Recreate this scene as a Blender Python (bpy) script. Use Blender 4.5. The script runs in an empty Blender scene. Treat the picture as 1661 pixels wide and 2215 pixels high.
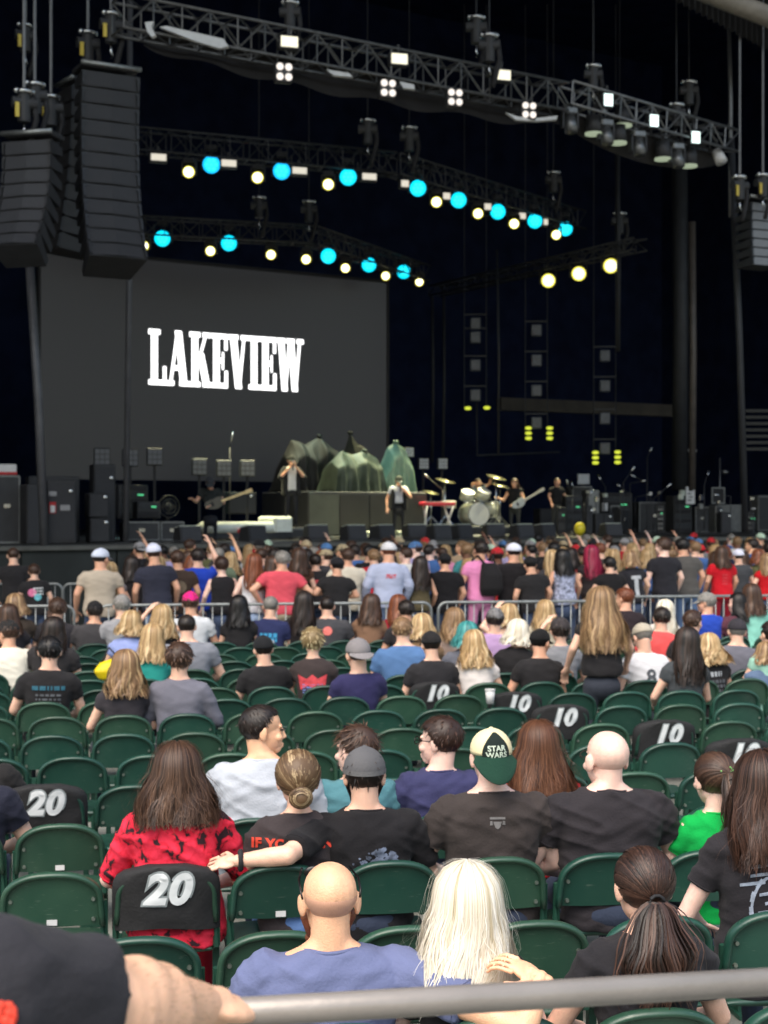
import bpy, bmesh, math, random
import numpy as np
from mathutils import Vector, Matrix, Euler, noise
from mathutils.bvhtree import BVHTree
random.seed(7)
SC = bpy.context.scene
COL = SC.collection

# ------------------------------------------------------------------ camera
F, CU, CV, CH = 3300.0, 830.5, 1107.5, 2.37      # focal length in photo pixels, centre, eye height
cam_d = bpy.data.cameras.new('camera'); cam = bpy.data.objects.new('camera', cam_d); COL.objects.link(cam)
cam.location = (0, 0, CH); cam.rotation_euler = (math.radians(90), 0, 0)
cam_d.sensor_fit = 'VERTICAL'; cam_d.sensor_height = 36; cam_d.sensor_width = 27
cam_d.lens = 36 * F / 2215; cam_d.clip_start = 0.05; cam_d.clip_end = 400
cam_d.dof.use_dof = True; cam_d.dof.focus_distance = 4.6; cam_d.dof.aperture_fstop = 5.8
SC.camera = cam

# ------------------------------------------------------------------ sky and sun (soft light under cloud)
world = bpy.data.worlds.new('World'); SC.world = world; world.use_nodes = True
wn = world.node_tree; bg = wn.nodes['Background']
sky = wn.nodes.new('ShaderNodeTexSky'); sky.sky_type = 'NISHITA'; sky.sun_disc = False
SUN_EL, SUN_AZ = math.radians(58), math.radians(205)     # azimuth clockwise from +Y
sky.sun_elevation = SUN_EL; sky.sun_rotation = SUN_AZ; sky.air_density = 1.6; sky.dust_density = 4.0; sky.ozone_density = 0.6
wn.links.new(sky.outputs['Color'], bg.inputs['Color']); bg.inputs['Strength'].default_value = 0.13
sun_d = bpy.data.lights.new('sun', 'SUN'); sun = bpy.data.objects.new('sun', sun_d); COL.objects.link(sun)
sun_d.energy = 1.5; sun_d.angle = math.radians(60); sun_d.color = (1.0, 0.94, 0.86)
sd = Vector((math.sin(SUN_AZ) * math.cos(SUN_EL), math.cos(SUN_AZ) * math.cos(SUN_EL), math.sin(SUN_EL)))
sun.rotation_euler = (-sd).to_track_quat('-Z', 'Y').to_euler(); sun.location = (0, -10, 40)
SC.view_settings.view_transform = 'Standard'; SC.view_settings.look = 'None'
SC.view_settings.exposure = 0.9; SC.view_settings.gamma = 1.0; SC.view_settings.use_curve_mapping = False
SC.render.engine = 'CYCLES'; SC.cycles.use_denoising = True; SC.cycles.max_bounces = 6
SC.cycles.diffuse_bounces = 3; SC.cycles.glossy_bounces = 3; SC.cycles.sample_clamp_indirect = 4.0

# ------------------------------------------------------------------ places
KR, KS = 0.15, 0.65            # how far rows of seats / the stage front recede towards the right
AR, AS = math.atan(KR), math.atan(KS)
def P(u, v, y): return Vector(((u - CU) / F * y, y, CH - (v - CV) / F * y))
def yl(u, y0, k): return y0 / (1 - k * (u - CU) / F)
def PS(u, v, y0): return P(u, v, yl(u, y0, KS))          # on a plane parallel to the stage front
def PF(u, y0, z, k=KS):
    y = yl(u, y0, k); return Vector(((u - CU) / F * y, y, z))
ES = Vector((math.cos(AS), math.sin(AS), 0)); NS = Vector((-math.sin(AS), math.cos(AS), 0))
DECK = 1.72; Y_STAGE = 34.3
def ST(s, d, z=0.0): return Vector((0, Y_STAGE, 0)) + ES * s + NS * d + Vector((0, 0, z))

# ------------------------------------------------------------------ materials
def lin(c):
    def g(x):
        x /= 255.0
        return x / 12.92 if x <= 0.04045 else ((x + 0.055) / 1.055) ** 2.4
    return tuple(g(x) for x in c)
_M = {}
def mat(name, rgb, rough=0.7, metal=0.0, var=0.12, nscale=8.0, bump=0.0, bscale=60.0, spec=0.5, sss=0.0, coat=0.0, sheen=0.0, stretch=None, detail=4):
    key = (name, tuple(rgb), rough, metal, var, nscale, bump, bscale)
    if key in _M: return _M[key]
    m = bpy.data.materials.new(name); m.use_nodes = True; nt = m.node_tree; b = nt.nodes['Principled BSDF']
    c = lin(rgb)
    tc = nt.nodes.new('ShaderNodeTexCoord'); oi = nt.nodes.new('ShaderNodeObjectInfo')
    ad = nt.nodes.new('ShaderNodeVectorMath'); ad.operation = 'ADD'
    nt.links.new(tc.outputs['Object'], ad.inputs[0]); nt.links.new(oi.outputs['Random'], ad.inputs[1])
    src = ad.outputs[0]
    if stretch:
        mp = nt.nodes.new('ShaderNodeMapping'); mp.inputs['Scale'].default_value = stretch
        nt.links.new(src, mp.inputs['Vector']); src = mp.outputs[0]
    if var > 0:
        n = nt.nodes.new('ShaderNodeTexNoise'); n.inputs['Scale'].default_value = nscale; n.inputs['Detail'].default_value = detail
        nt.links.new(src, n.inputs['Vector'])
        r = nt.nodes.new('ShaderNodeValToRGB'); r.color_ramp.elements[0].position = 0.3; r.color_ramp.elements[1].position = 0.7
        r.color_ramp.elements[0].color = tuple(x * (1 - var) for x in c) + (1,)
        r.color_ramp.elements[1].color = tuple(min(1, x * (1 + var)) for x in c) + (1,)
        nt.links.new(n.outputs['Fac'], r.inputs['Fac']); nt.links.new(r.outputs['Color'], b.inputs['Base Color'])
    else: b.inputs['Base Color'].default_value = c + (1,)
    b.inputs['Roughness'].default_value = rough; b.inputs['Metallic'].default_value = metal
    b.inputs['Specular IOR Level'].default_value = spec
    if sss: b.inputs['Subsurface Weight'].default_value = sss; b.inputs['Subsurface Radius'].default_value = (0.012, 0.005, 0.003)
    if coat: b.inputs['Coat Weight'].default_value = coat; b.inputs['Coat Roughness'].default_value = 0.25
    if sheen: b.inputs['Sheen Weight'].default_value = sheen
    if bump > 0:
        n2 = nt.nodes.new('ShaderNodeTexNoise'); n2.inputs['Scale'].default_value = bscale; n2.inputs['Detail'].default_value = 3
        nt.links.new(src, n2.inputs['Vector'])
        bp = nt.nodes.new('ShaderNodeBump'); bp.inputs['Strength'].default_value = bump; bp.inputs['Distance'].default_value = 0.01
        nt.links.new(n2.outputs['Fac'], bp.inputs['Height']); nt.links.new(bp.outputs['Normal'], b.inputs['Normal'])
    _M[key] = m; return m
def emit(name, rgb, s=1.0):
    key = ('e', name, tuple(rgb), s)
    if key in _M: return _M[key]
    m = bpy.data.materials.new(name); m.use_nodes = True; b = m.node_tree.nodes['Principled BSDF']
    c = lin(rgb) + (1,)
    b.inputs['Base Color'].default_value = (0.02, 0.02, 0.02, 1); b.inputs['Emission Color'].default_value = c; b.inputs['Emission Strength'].default_value = s
    b.inputs['Roughness'].default_value = 0.4
    _M[key] = m; return m
def cloth(rgb): return mat('cloth', rgb, 0.9, 0, 0.10, 5, 0.25, 90, 0.2, sheen=0.05)
def skin(rgb): return mat('skin', rgb, 0.42, 0, 0.10, 16, 0.25, 170, 0.5, sss=0.10)
def hairmat(dark, main, light, rough=0.42):
    key = ('h', tuple(dark), tuple(main), tuple(light))
    if key in _M: return _M[key]
    m = bpy.data.materials.new('hair'); m.use_nodes = True; nt = m.node_tree; b = nt.nodes['Principled BSDF']
    at = nt.nodes.new('ShaderNodeAttribute'); at.attribute_name = 'hv'
    r = nt.nodes.new('ShaderNodeValToRGB'); r.color_ramp.elements[0].color = lin(dark) + (1,); r.color_ramp.elements[1].color = lin(light) + (1,)
    e = r.color_ramp.elements.new(0.5); e.color = lin(main) + (1,)
    nt.links.new(at.outputs['Fac'], r.inputs['Fac']); nt.links.new(r.outputs['Color'], b.inputs['Base Color'])
    b.inputs['Roughness'].default_value = rough; b.inputs['Specular IOR Level'].default_value = 0.4
    tc = nt.nodes.new('ShaderNodeTexCoord'); mp = nt.nodes.new('ShaderNodeMapping'); mp.inputs['Scale'].default_value = (1, 1, 0.12)
    n2 = nt.nodes.new('ShaderNodeTexNoise'); n2.inputs['Scale'].default_value = 260; bp = nt.nodes.new('ShaderNodeBump')
    bp.inputs['Strength'].default_value = 0.3; bp.inputs['Distance'].default_value = 0.004
    nt.links.new(tc.outputs['Object'], mp.inputs[0]); nt.links.new(mp.outputs[0], n2.inputs['Vector']); nt.links.new(n2.outputs['Fac'], bp.inputs['Height']); nt.links.new(bp.outputs['Normal'], b.inputs['Normal'])
    _M[key] = m; return m
HAIR = {k: hairmat(*v) for k, v in dict(
    brown=((34, 25, 20), (70, 50, 40), (116, 88, 70)), dark=((18, 15, 14), (40, 32, 29), (74, 60, 54)), black=((10, 9, 10), (24, 22, 23), (48, 45, 45)),
    blond=((110, 84, 55), (184, 152, 108), (232, 208, 165)), dblond=((78, 58, 42), (140, 110, 80), (200, 170, 128)), platinum=((186, 172, 140), (228, 220, 202), (248, 244, 234)),
    red=((60, 30, 20), (120, 68, 45), (165, 105, 75)), grey=((80, 78, 74), (140, 136, 130), (185, 182, 176)), teal=((30, 80, 82), (60, 140, 140), (100, 175, 170)),
    magenta=((70, 10, 28), (140, 25, 60), (180, 60, 90)), streak=((48, 34, 26), (110, 86, 62), (214, 190, 150)), twotone=((20, 16, 14), (150, 128, 90), (225, 212, 168)),
    dbrown=((26, 18, 15), (56, 38, 31), (98, 70, 58)), chest=((40, 24, 18), (88, 56, 40), (140, 96, 70)), fade=((176, 132, 110), (196, 150, 126), (210, 164, 140))).items()}
CONC = mat('concrete', (120, 122, 116), 0.9, 0, 0.25, 1.5, 0.3, 30)
GREEN = mat('green_plastic', (20, 70, 57), 0.30, 0, 0.14, 5, 0.10, 180, 0.5, coat=0.15)
GREEN2 = mat('green_plastic_faded', (32, 76, 58), 0.38, 0, 0.22, 6, 0.12, 160, 0.5)
def seat_material(name, rgb):
    m = bpy.data.materials.new(name); m.use_nodes = True; nt = m.node_tree; b = nt.nodes['Principled BSDF']; N = nt.nodes.new; L = nt.links.new
    tc = N('ShaderNodeTexCoord'); oi = N('ShaderNodeObjectInfo'); ad = N('ShaderNodeVectorMath'); ml = N('ShaderNodeVectorMath'); ml.operation = 'MULTIPLY'; ml.inputs[1].default_value = (37, 53, 71)
    L(oi.outputs['Random'], ml.inputs[0]); L(tc.outputs['Object'], ad.inputs[0]); L(ml.outputs[0], ad.inputs[1])
    n1 = N('ShaderNodeTexNoise'); n1.inputs['Scale'].default_value = 4; n1.inputs['Detail'].default_value = 6; L(ad.outputs[0], n1.inputs['Vector'])
    r1 = N('ShaderNodeValToRGB'); c = lin(rgb); r1.color_ramp.elements[0].position = .3; r1.color_ramp.elements[1].position = .75
    r1.color_ramp.elements[0].color = tuple(x * .78 for x in c) + (1,); r1.color_ramp.elements[1].color = (c[0] * 1.5 + .004, c[1] * 1.18, c[2] * 1.15, 1); L(n1.outputs['Fac'], r1.inputs['Fac'])
    mp = N('ShaderNodeMapping'); mp.inputs['Scale'].default_value = (6, 40, 60); mp.inputs['Rotation'].default_value = (.2, .4, .3); L(ad.outputs[0], mp.inputs['Vector'])
    n2 = N('ShaderNodeTexNoise'); n2.inputs['Scale'].default_value = 2.5; n2.inputs['Detail'].default_value = 5; L(mp.outputs[0], n2.inputs['Vector'])
    r2 = N('ShaderNodeValToRGB'); r2.color_ramp.elements[0].position = .64; r2.color_ramp.elements[0].color = (0, 0, 0, 1); r2.color_ramp.elements[1].position = .74; r2.color_ramp.elements[1].color = (.22, .22, .22, 1); L(n2.outputs['Fac'], r2.inputs['Fac'])
    mx = N('ShaderNodeMix'); mx.data_type = 'RGBA'; L(r2.outputs['Color'], mx.inputs['Factor']); L(r1.outputs['Color'], mx.inputs['A']); mx.inputs['B'].default_value = lin((150, 160, 148)) + (1,)
    hv = N('ShaderNodeHueSaturation'); mr = N('ShaderNodeMapRange'); mr.inputs['To Min'].default_value = .8; mr.inputs['To Max'].default_value = 1.22; L(oi.outputs['Random'], mr.inputs['Value']); L(mr.outputs[0], hv.inputs['Value']); L(mx.outputs['Result'], hv.inputs['Color']); L(hv.outputs[0], b.inputs['Base Color'])
    rr = N('ShaderNodeMapRange'); rr.inputs['To Min'].default_value = .26; rr.inputs['To Max'].default_value = .5; L(n1.outputs['Fac'], rr.inputs['Value']); L(rr.outputs[0], b.inputs['Roughness'])
    b.inputs['Specular IOR Level'].default_value = .6; b.inputs['Coat Weight'].default_value = .12; b.inputs['Coat Roughness'].default_value = .3
    bp = N('ShaderNodeBump'); bp.inputs['Strength'].default_value = .12; bp.inputs['Distance'].default_value = .004; n3 = N('ShaderNodeTexNoise'); n3.inputs['Scale'].default_value = 190; L(ad.outputs[0], n3.inputs['Vector']); L(n3.outputs['Fac'], bp.inputs['Height']); L(bp.outputs[0], b.inputs['Normal'])
    return m
GREEN = seat_material('green_plastic', (24, 68, 57)); GREEN2 = seat_material('green_plastic_faded', (36, 74, 58))
GFRAME = mat('green_frame', (24, 66, 52), 0.5, 0.0, 0.2, 10)
BOLT = mat('bolt_steel', (150, 160, 150), 0.3, 0.8, 0.1)
GALV = mat('galvanised_steel', (150, 154, 154), 0.42, 0.75, 0.15, 12)
RAILM = mat('rail_paint', (150, 143, 137), 0.33, 0.25, 0.08, 9, 0.08, 80)
BLACK = mat('black_gear', (46, 47, 50), 0.6, 0, 0.2, 6, 0.15, 140)
BLACK2 = mat('black_matte', (34, 34, 37), 0.8, 0, 0.2, 6)
GRILLE = mat('speaker_grille', (50, 51, 55), 0.55, 0.3, 0.25, 90, 0.5, 300)
ALU = mat('aluminium', (120, 122, 124), 0.4, 0.8, 0.2, 14)
DTRUSS = mat('dark_truss', (52, 54, 58), 0.5, 0.5, 0.2, 10)
VOID = mat('black_drape', (24, 32, 58), 0.95, 0, 0.3, 1.2, spec=0.1)
CABLE = mat('steel_cable', (118, 120, 124), 0.5, 0.5, 0.1)
WHITEP = mat('white_plastic', (205, 205, 205), 0.5, 0, 0.06)
YELL = mat('yellow_label', (214, 190, 84), 0.5, 0, 0.08)
CHROME = mat('chrome', (215, 218, 220), 0.2, 0.95, 0.05)
WOOD = mat('wood', (150, 104, 60), 0.5, 0, 0.2, 9)
REDP = mat('red_paint', (170, 28, 34), 0.5, 0, 0.1)
EYE = mat('eye', (30, 22, 20), 0.15, 0, 0)
ORANGE = mat('orange_print', (214, 66, 46), 0.8, 0, 0.15, 40)
GLASSM = mat('dark_glasses', (24, 20, 20), 0.25, 0, 0)

# ------------------------------------------------------------------ mesh helpers
class MB:
    def __init__(s): s.v = []; s.f = []; s.m = []; s.mi = 0; s.a = []; s.av = 0.5
    def add(s, vs, fs):
        o = len(s.v); s.v.extend([tuple(x) for x in vs]); s.a.extend([s.av] * len(vs))
        s.f.extend([tuple(i + o for i in f) for f in fs]); s.m.extend([s.mi] * len(fs)); return s
    def box(s, c, d, rz=0.0, M=None):
        x, y, z = d[0] / 2, d[1] / 2, d[2] / 2
        R = M if M is not None else Matrix.Rotation(rz, 3, 'Z'); c = Vector(c)
        vs = [R @ Vector((sx * x, sy * y, sz * z)) + c for sx in (-1, 1) for sy in (-1, 1) for sz in (-1, 1)]
        return s.add(vs, [(0, 1, 3, 2), (4, 6, 7, 5), (0, 4, 5, 1), (2, 3, 7, 6), (0, 2, 6, 4), (1, 5, 7, 3)])
    def cbox(s, c, d, b=0.02, rz=0.0, M=None):
        bm = bmesh.new(); bmesh.ops.create_cube(bm, size=1)
        for v in bm.verts: v.co = Vector((v.co.x * d[0], v.co.y * d[1], v.co.z * d[2]))
        bmesh.ops.bevel(bm, geom=bm.edges[:], offset=b, segments=1, affect='EDGES')
        R = M if M is not None else Matrix.Rotation(rz, 3, 'Z'); c = Vector(c)
        bm.verts.index_update()
        s.add([R @ v.co + c for v in bm.verts], [[v.index for v in f.verts] for f in bm.faces]); bm.free(); return s
    def ring(s, c, ax, r, seg, r2=None, up=None):
        ax = Vector(ax).normalized(); up = Vector(up) if up else (Vector((0, 0, 1)) if abs(ax.z) < 0.9 else Vector((1, 0, 0)))
        a = ax.cross(up).normalized(); b = a.cross(ax); r2 = r if r2 is None else r2
        return [Vector(c) + a * (r * math.cos(2 * math.pi * i / seg)) + b * (r2 * math.sin(2 * math.pi * i / seg)) for i in range(seg)]
    def rings(s, R, caps=True):
        n = len(R[0]); vs = [p for r in R for p in r]; fs = []
        for j in range(len(R) - 1):
            for i in range(n):
                k = (i + 1) % n; fs.append((j * n + i, j * n + k, (j + 1) * n + k, (j + 1) * n + i))
        if caps: fs.append(tuple(range(n - 1, -1, -1))); fs.append(tuple((len(R) - 1) * n + i for i in range(n)))
        return s.add(vs, fs)
    def cyl(s, a, b, r, r2=None, seg=8, caps=True):
        a, b = Vector(a), Vector(b); d = b - a
        return s.rings([s.ring(a, d, r, seg), s.ring(b, d, r if r2 is None else r2, seg)], caps)
    def tube(s, path, r, seg=6, up=None):
        path = [Vector(p) for p in path]; R = []
        for i, p in enumerate(path):
            d = path[min(i + 1, len(path) - 1)] - path[max(i - 1, 0)]
            R.append(s.ring(p, d, r[i] if isinstance(r, (list, tuple)) else r, seg, None, up))
        return s.rings(R)
    def cap(s, a, b, ra, rb, seg=12):
        a, b = Vector(a), Vector(b); d = (b - a); L = d.length or 1e-6; d = d / L; R = []
        for k in (-80, -50, -20): t = math.radians(k); R.append(s.ring(a + d * ra * math.sin(t), d, ra * math.cos(t), seg))
        for k in (20, 50, 80): t = math.radians(k); R.append(s.ring(b + d * rb * math.sin(t), d, rb * math.cos(t), seg))
        return s.rings(R)
    def ell(s, c, r, M=None, seg=16, rings=10):
        R = []; c = Vector(c); r = (r, r, r) if isinstance(r, (int, float)) else r
        for j in range(1, rings):
            t = math.pi * j / rings - math.pi / 2
            q = []
            for i in range(seg):
                a = 2 * math.pi * i / seg
                p = Vector((r[0] * math.cos(t) * math.cos(a), r[1] * math.cos(t) * math.sin(a), r[2] * math.sin(t)))
                q.append((M @ p if M is not None else p) + c)
            R.append(q)
        return s.rings(R)
    def loft(s, secs, n=2.5, seg=24):
        R = []
        for (c, hw, hd) in secs:
            q = []
            for i in range(seg):
                a = 2 * math.pi * i / seg; ca, sa = math.cos(a), math.sin(a)
                q.append(Vector(c) + Vector((hw * math.copysign(abs(ca) ** (2 / n), ca), hd * math.copysign(abs(sa) ** (2 / n), sa), 0)))
            R.append(q)
        return s.rings(R)
    def prism(s, poly, y0, y1, T=None):
        n = len(poly); T = T or (lambda p: p)
        vs = [T(Vector((x, y0, z))) for x, z in poly] + [T(Vector((x, y1, z))) for x, z in poly]
        return s.add(vs, [tuple(range(n)), tuple(range(2 * n - 1, n - 1, -1))] + [(i, i + n, (i + 1) % n + n, (i + 1) % n) for i in range(n)])
    def grid(s, fn, nu, nv):
        vs = [fn(i / (nu - 1), j / (nv - 1)) for j in range(nv) for i in range(nu)]
        return s.add(vs, [(j * nu + i, j * nu + i + 1, (j + 1) * nu + i + 1, (j + 1) * nu + i) for j in range(nv - 1) for i in range(nu - 1)])
    def mesh(s, name, smooth=False, attr=False):
        me = bpy.data.meshes.new(name); me.from_pydata([tuple(v) for v in s.v], [], s.f)
        if any(s.m): me.polygons.foreach_set('material_index', s.m)
        if smooth: me.polygons.foreach_set('use_smooth', [True] * len(me.polygons))
        if attr:
            A = me.attributes.new('hv', 'FLOAT', 'POINT'); A.data.foreach_set('value', s.a)
        me.update(); return me
    def build(s, name, m, parent=None, smooth=False, attr=False):
        return ob(name, s.mesh(name, smooth, attr), m, parent)
def fixn(me):
    bm = bmesh.new(); bm.from_mesh(me); bmesh.ops.recalc_face_normals(bm, faces=bm.faces); bm.to_mesh(me); bm.free(); return me
def ob(name, me, m, parent=None):
    o = bpy.data.objects.new(name, me); COL.objects.link(o)
    ms = m if isinstance(m, (list, tuple)) else [m]
    if len(me.materials) == 0:
        for x in ms: me.materials.append(x)
    for i, x in enumerate(ms):
        if i < len(o.material_slots) and o.material_slots[i].material is not x:
            o.material_slots[i].link = 'OBJECT'; o.material_slots[i].material = x
    if parent is not None: o.parent = parent
    return o
def tag(o, label, cat, group=None, kind=None):
    o['label'] = label; o['category'] = cat
    if group: o['group'] = group
    if kind: o['kind'] = kind
    return o
def thing(name, label, cat, loc=(0, 0, 0), rz=0.0, group=None, sc=None):
    o = bpy.data.objects.new(name, None); COL.objects.link(o); o.location = loc; o.rotation_euler = (0, 0, rz)
    o.empty_display_size = 0.1
    if sc: o.scale = sc
    return tag(o, label, cat, group)
def remesh(mb, vox, it=6, fac=0.5):
    me = mb.mesh('tmp'); o = bpy.data.objects.new('tmp', me); COL.objects.link(o)
    r = o.modifiers.new('r', 'REMESH'); r.mode = 'VOXEL'; r.voxel_size = vox; r.use_smooth_shade = True
    if it:
        s = o.modifiers.new('s', 'SMOOTH'); s.factor = fac; s.iterations = it
    dg = bpy.context.evaluated_depsgraph_get(); out = bpy.data.meshes.new_from_object(o.evaluated_get(dg))
    bpy.data.objects.remove(o); bpy.data.meshes.remove(me); return out
def join(meshes, name, mids=None):
    V = []; Fs = []; Ms = []; off = 0
    for k, me in enumerate(meshes):
        a = np.empty(len(me.vertices) * 3); me.vertices.foreach_get('co', a); V.append(a.reshape(-1, 3))
        Fs += [tuple(i + off for i in p.vertices) for p in me.polygons]; Ms += [mids[k] if mids else 0] * len(me.polygons); off += len(me.vertices)
    out = bpy.data.meshes.new(name); out.from_pydata(np.vstack(V).tolist(), [], Fs)
    out.polygons.foreach_set('use_smooth', [True] * len(out.polygons)); out.polygons.foreach_set('material_index', Ms)
    for me in meshes: bpy.data.meshes.remove(me)
    out.update(); return out
def text_mesh(txt, size, bold=0.0, shear=0.0, space=1.0):
    c = bpy.data.curves.new('t', 'FONT'); c.body = txt; c.size = size; c.align_x = 'CENTER'; c.align_y = 'CENTER'; c.offset = bold; c.shear = shear; c.space_character = space
    c.resolution_u = 6; c.fill_mode = 'FRONT'
    o = bpy.data.objects.new('t', c); COL.objects.link(o); dg = bpy.context.evaluated_depsgraph_get()
    me = bpy.data.meshes.new_from_object(o.evaluated_get(dg)); bpy.data.objects.remove(o); bpy.data.curves.remove(c); me.materials.clear(); return me
def flat_poly(polys):
    mb = MB()
    for p in polys: mb.add([(x, z, 0) for x, z in p], [tuple(range(len(p)))])
    return mb.mesh('p')
def press(me2, target, cx, cz, off=0.004, rot=0.0, fine=0.02, name='print', yfrom=-3.0, flip=False):
    """lay a flat shape (its xy plane) on the back (-Y side) of target mesh"""
    bm = bmesh.new(); bm.from_mesh(me2); bpy.data.meshes.remove(me2)
    bmesh.ops.triangulate(bm, faces=bm.faces)
    for _ in range(5):
        es = [e for e in bm.edges if e.calc_length() > fine]
        if not es: break
        bmesh.ops.subdivide_edges(bm, edges=es, cuts=1); bmesh.ops.triangulate(bm, faces=bm.faces)
    tb = bmesh.new(); tb.from_mesh(target); bv = BVHTree.FromBMesh(tb); tb.free()
    R = Matrix.Rotation(rot, 2); last = 0.0; bad = []
    for v in bm.verts:
        p = R @ v.co.xy; h = bv.ray_cast(Vector((p.x + cx, yfrom, p.y + cz)), Vector((0, 1, 0)))
        if h[0] is None: bad.append(v); continue
        v.co = h[0] + Vector((0, -off, 0)) ; last = v.co.y
    if bad: bmesh.ops.delete(bm, geom=bad, context='VERTS')
    bmesh.ops.recalc_face_normals(bm, faces=bm.faces)
    me = bpy.data.meshes.new(name); bm.to_mesh(me); bm.free(); return me
# ------------------------------------------------------------------ the setting
def struct(name, mb, m, label, cat, smooth=False):
    return tag(mb.build(name, m, None, smooth), label, cat, kind='structure')
def quadxy(x0, y0, x1, y1, z): return MB().add([(x0, y0, z), (x1, y0, z), (x1, y1, z), (x0, y1, z)], [(0, 1, 2, 3)])
struct('ground', quadxy(-150, -120, 150, 200, 0.0), CONC, 'grey concrete floor under the green seats', 'floor')
mb = MB(); mb.box((0, -1.25, 0.35), (14, 7.2, 0.7)); mb.v = [tuple(Matrix.Rotation(AR, 3, 'Z') @ Vector(v)) for v in mb.v]
struct('terrace', mb, CONC, 'raised concrete terrace behind the painted rail', 'terrace')
# stage house: black walls and a roof
def sbox(mb, s0, s1, d0, d1, z0, z1): return mb.box(ST((s0 + s1) / 2, (d0 + d1) / 2, (z0 + z1) / 2), (abs(s1 - s0), abs(d1 - d0), abs(z1 - z0)), AS)
struct('wall_back', sbox(MB(), -26, 34, 26, 26.6, 0, 24), VOID, 'black drape closing the back of the stage', 'wall')
struct('wall_left', sbox(MB(), -20, -19.4, -6, 26, 0, 24), VOID, 'dark side wall of the stage house near the speaker stacks', 'wall')
struct('wall_right', sbox(MB(), 33, 33.6, -12, 26, 0, 24), VOID, 'dark side wall of the stage house beyond the racks', 'wall')
struct('roof', sbox(MB(), -34, 44, -17, 28, 24, 24.7), VOID, 'dark pavilion roof above the stage with overhang added for shade', 'roof')  # forward reach over the pit is added to keep daylight off the stage
# pleated roof border and pale beam seen at the upper right
A, B = P(1395, -40, 33), P(1760, 160, 38)
pl = MB(); n = 60
pts = []
for i in range(n + 1):
    t = i / n; q = A.lerp(B, t) + Vector((0, 0.22 * (i % 2), 0)); pts.append(q)
pl.add([p + Vector((0, 0, 6)) for p in pts] + pts, [(i, i + 1, n + 2 + i, n + 1 + i) for i in range(n)])
tag(pl.build('roof_border_drape', mat('border_cloth', (30, 29, 30), 0.9, 0, 0.2, 3)), 'dark pleated border cloth hanging under the roof edge', 'drape')
mb = MB(); mb.cyl(P(1380, -75, 30), P(1800, 90, 30), 0.2, seg=10)
tag(mb.build('roof_beam', mat('beam_paint', (112, 107, 98), 0.6, 0, 0.15), None, True), 'pale round roof beam above the pleated border cloth', 'beam')

# stage platform
stg = thing('stage', 'long black stage platform with panelled skirt behind the standing crowd', 'stage', ST(0, 0))
sb = MB(); sbox(sb, -14.5, 30, 0, 24, DECK - 0.12, DECK)
inv = Matrix.Translation(-ST(0, 0))
def rel(mb, o): mb.v = [tuple(Vector(v) - o) for v in mb.v]; return mb
rel(sb, ST(0, 0)).build('deck', mat('stage_deck', (46, 47, 47), 0.45, 0, 0.3, 2.5, 0.1, 40), stg)
s = -14.4
while s < 29:
    k = MB(); sbox(k, s, s + 1.96, 0.03, 0.08, 0.02, DECK - 0.125); rel(k, ST(0, 0)).build('skirt_panel', mat('skirt_cloth', (44, 48, 47), 0.9, 0, 0.2, 1.5, 0.2, 20), stg); s += 2.0
lp = MB(); sbox(lp, -14.5, 30, -0.05, 0.0, DECK - 0.10, DECK - 0.02); rel(lp, ST(0, 0)).build('edge_trim', mat('edge_trim', (92, 92, 88), 0.5, 0.2, 0.2, 3), stg)

# screen with lettering
Y_SCR = 49.0
def SCR(u, v): return PS(u, v, Y_SCR)
o = SCR(460, 780); scr = thing('video_screen', 'large dark video screen showing white slab lettering', 'screen', o)
tl = SCR(86, 545); x0 = (tl - o).dot(ES); x1 = (SCR(834, 700) - o).dot(ES); ztop = SCR(288, 560).z - o.z; zbot = 3.3 - o.z
mb = MB(); mb.box(ES * ((x0 + x1) / 2) + Vector((0, 0, (ztop + zbot) / 2)), (x1 - x0, 0.12, ztop - zbot), AS)
sm = emit('screen_face', (54, 54, 57), 0.19); mb.build('panel', sm, scr)
mb = MB()
for (a, b, c, d) in ((x0 - .08, x0 - .005, zbot, ztop), (x1 + .005, x1 + .08, zbot, ztop)):
    mb.box(ES * ((a + b) / 2) + Vector((0, 0, (c + d) / 2)), (b - a, 0.2, d - c), AS)
mb.box(ES * ((x0 + x1) / 2) + Vector((0, 0, ztop + 0.05)), (x1 - x0 + 0.16, 0.2, 0.09), AS); mb.build('frame', BLACK2, scr)
LET = emit('lit_letter', (255, 255, 255), 1.5)
a0 = (SCR(319, 770) - o).dot(ES); a1 = (SCR(655, 790) - o).dot(ES); lb, lt = 6.09 - o.z, 7.71 - o.z
def stroke(p, q, w): # parallelogram between two heights with horizontal ends
    return [(p[0] - w / 2, p[1]), (p[0] + w / 2, p[1]), (q[0] + w / 2, q[1]), (q[0] - w / 2, q[1])]
def R(x, y, X, Y): return [(x, y), (X, y), (X, Y), (x, Y)]
SER = .09
def serif(x, w, top): return R(x - w / 2, 1 - SER if top else 0, x + w / 2, 1 if top else SER)
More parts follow.
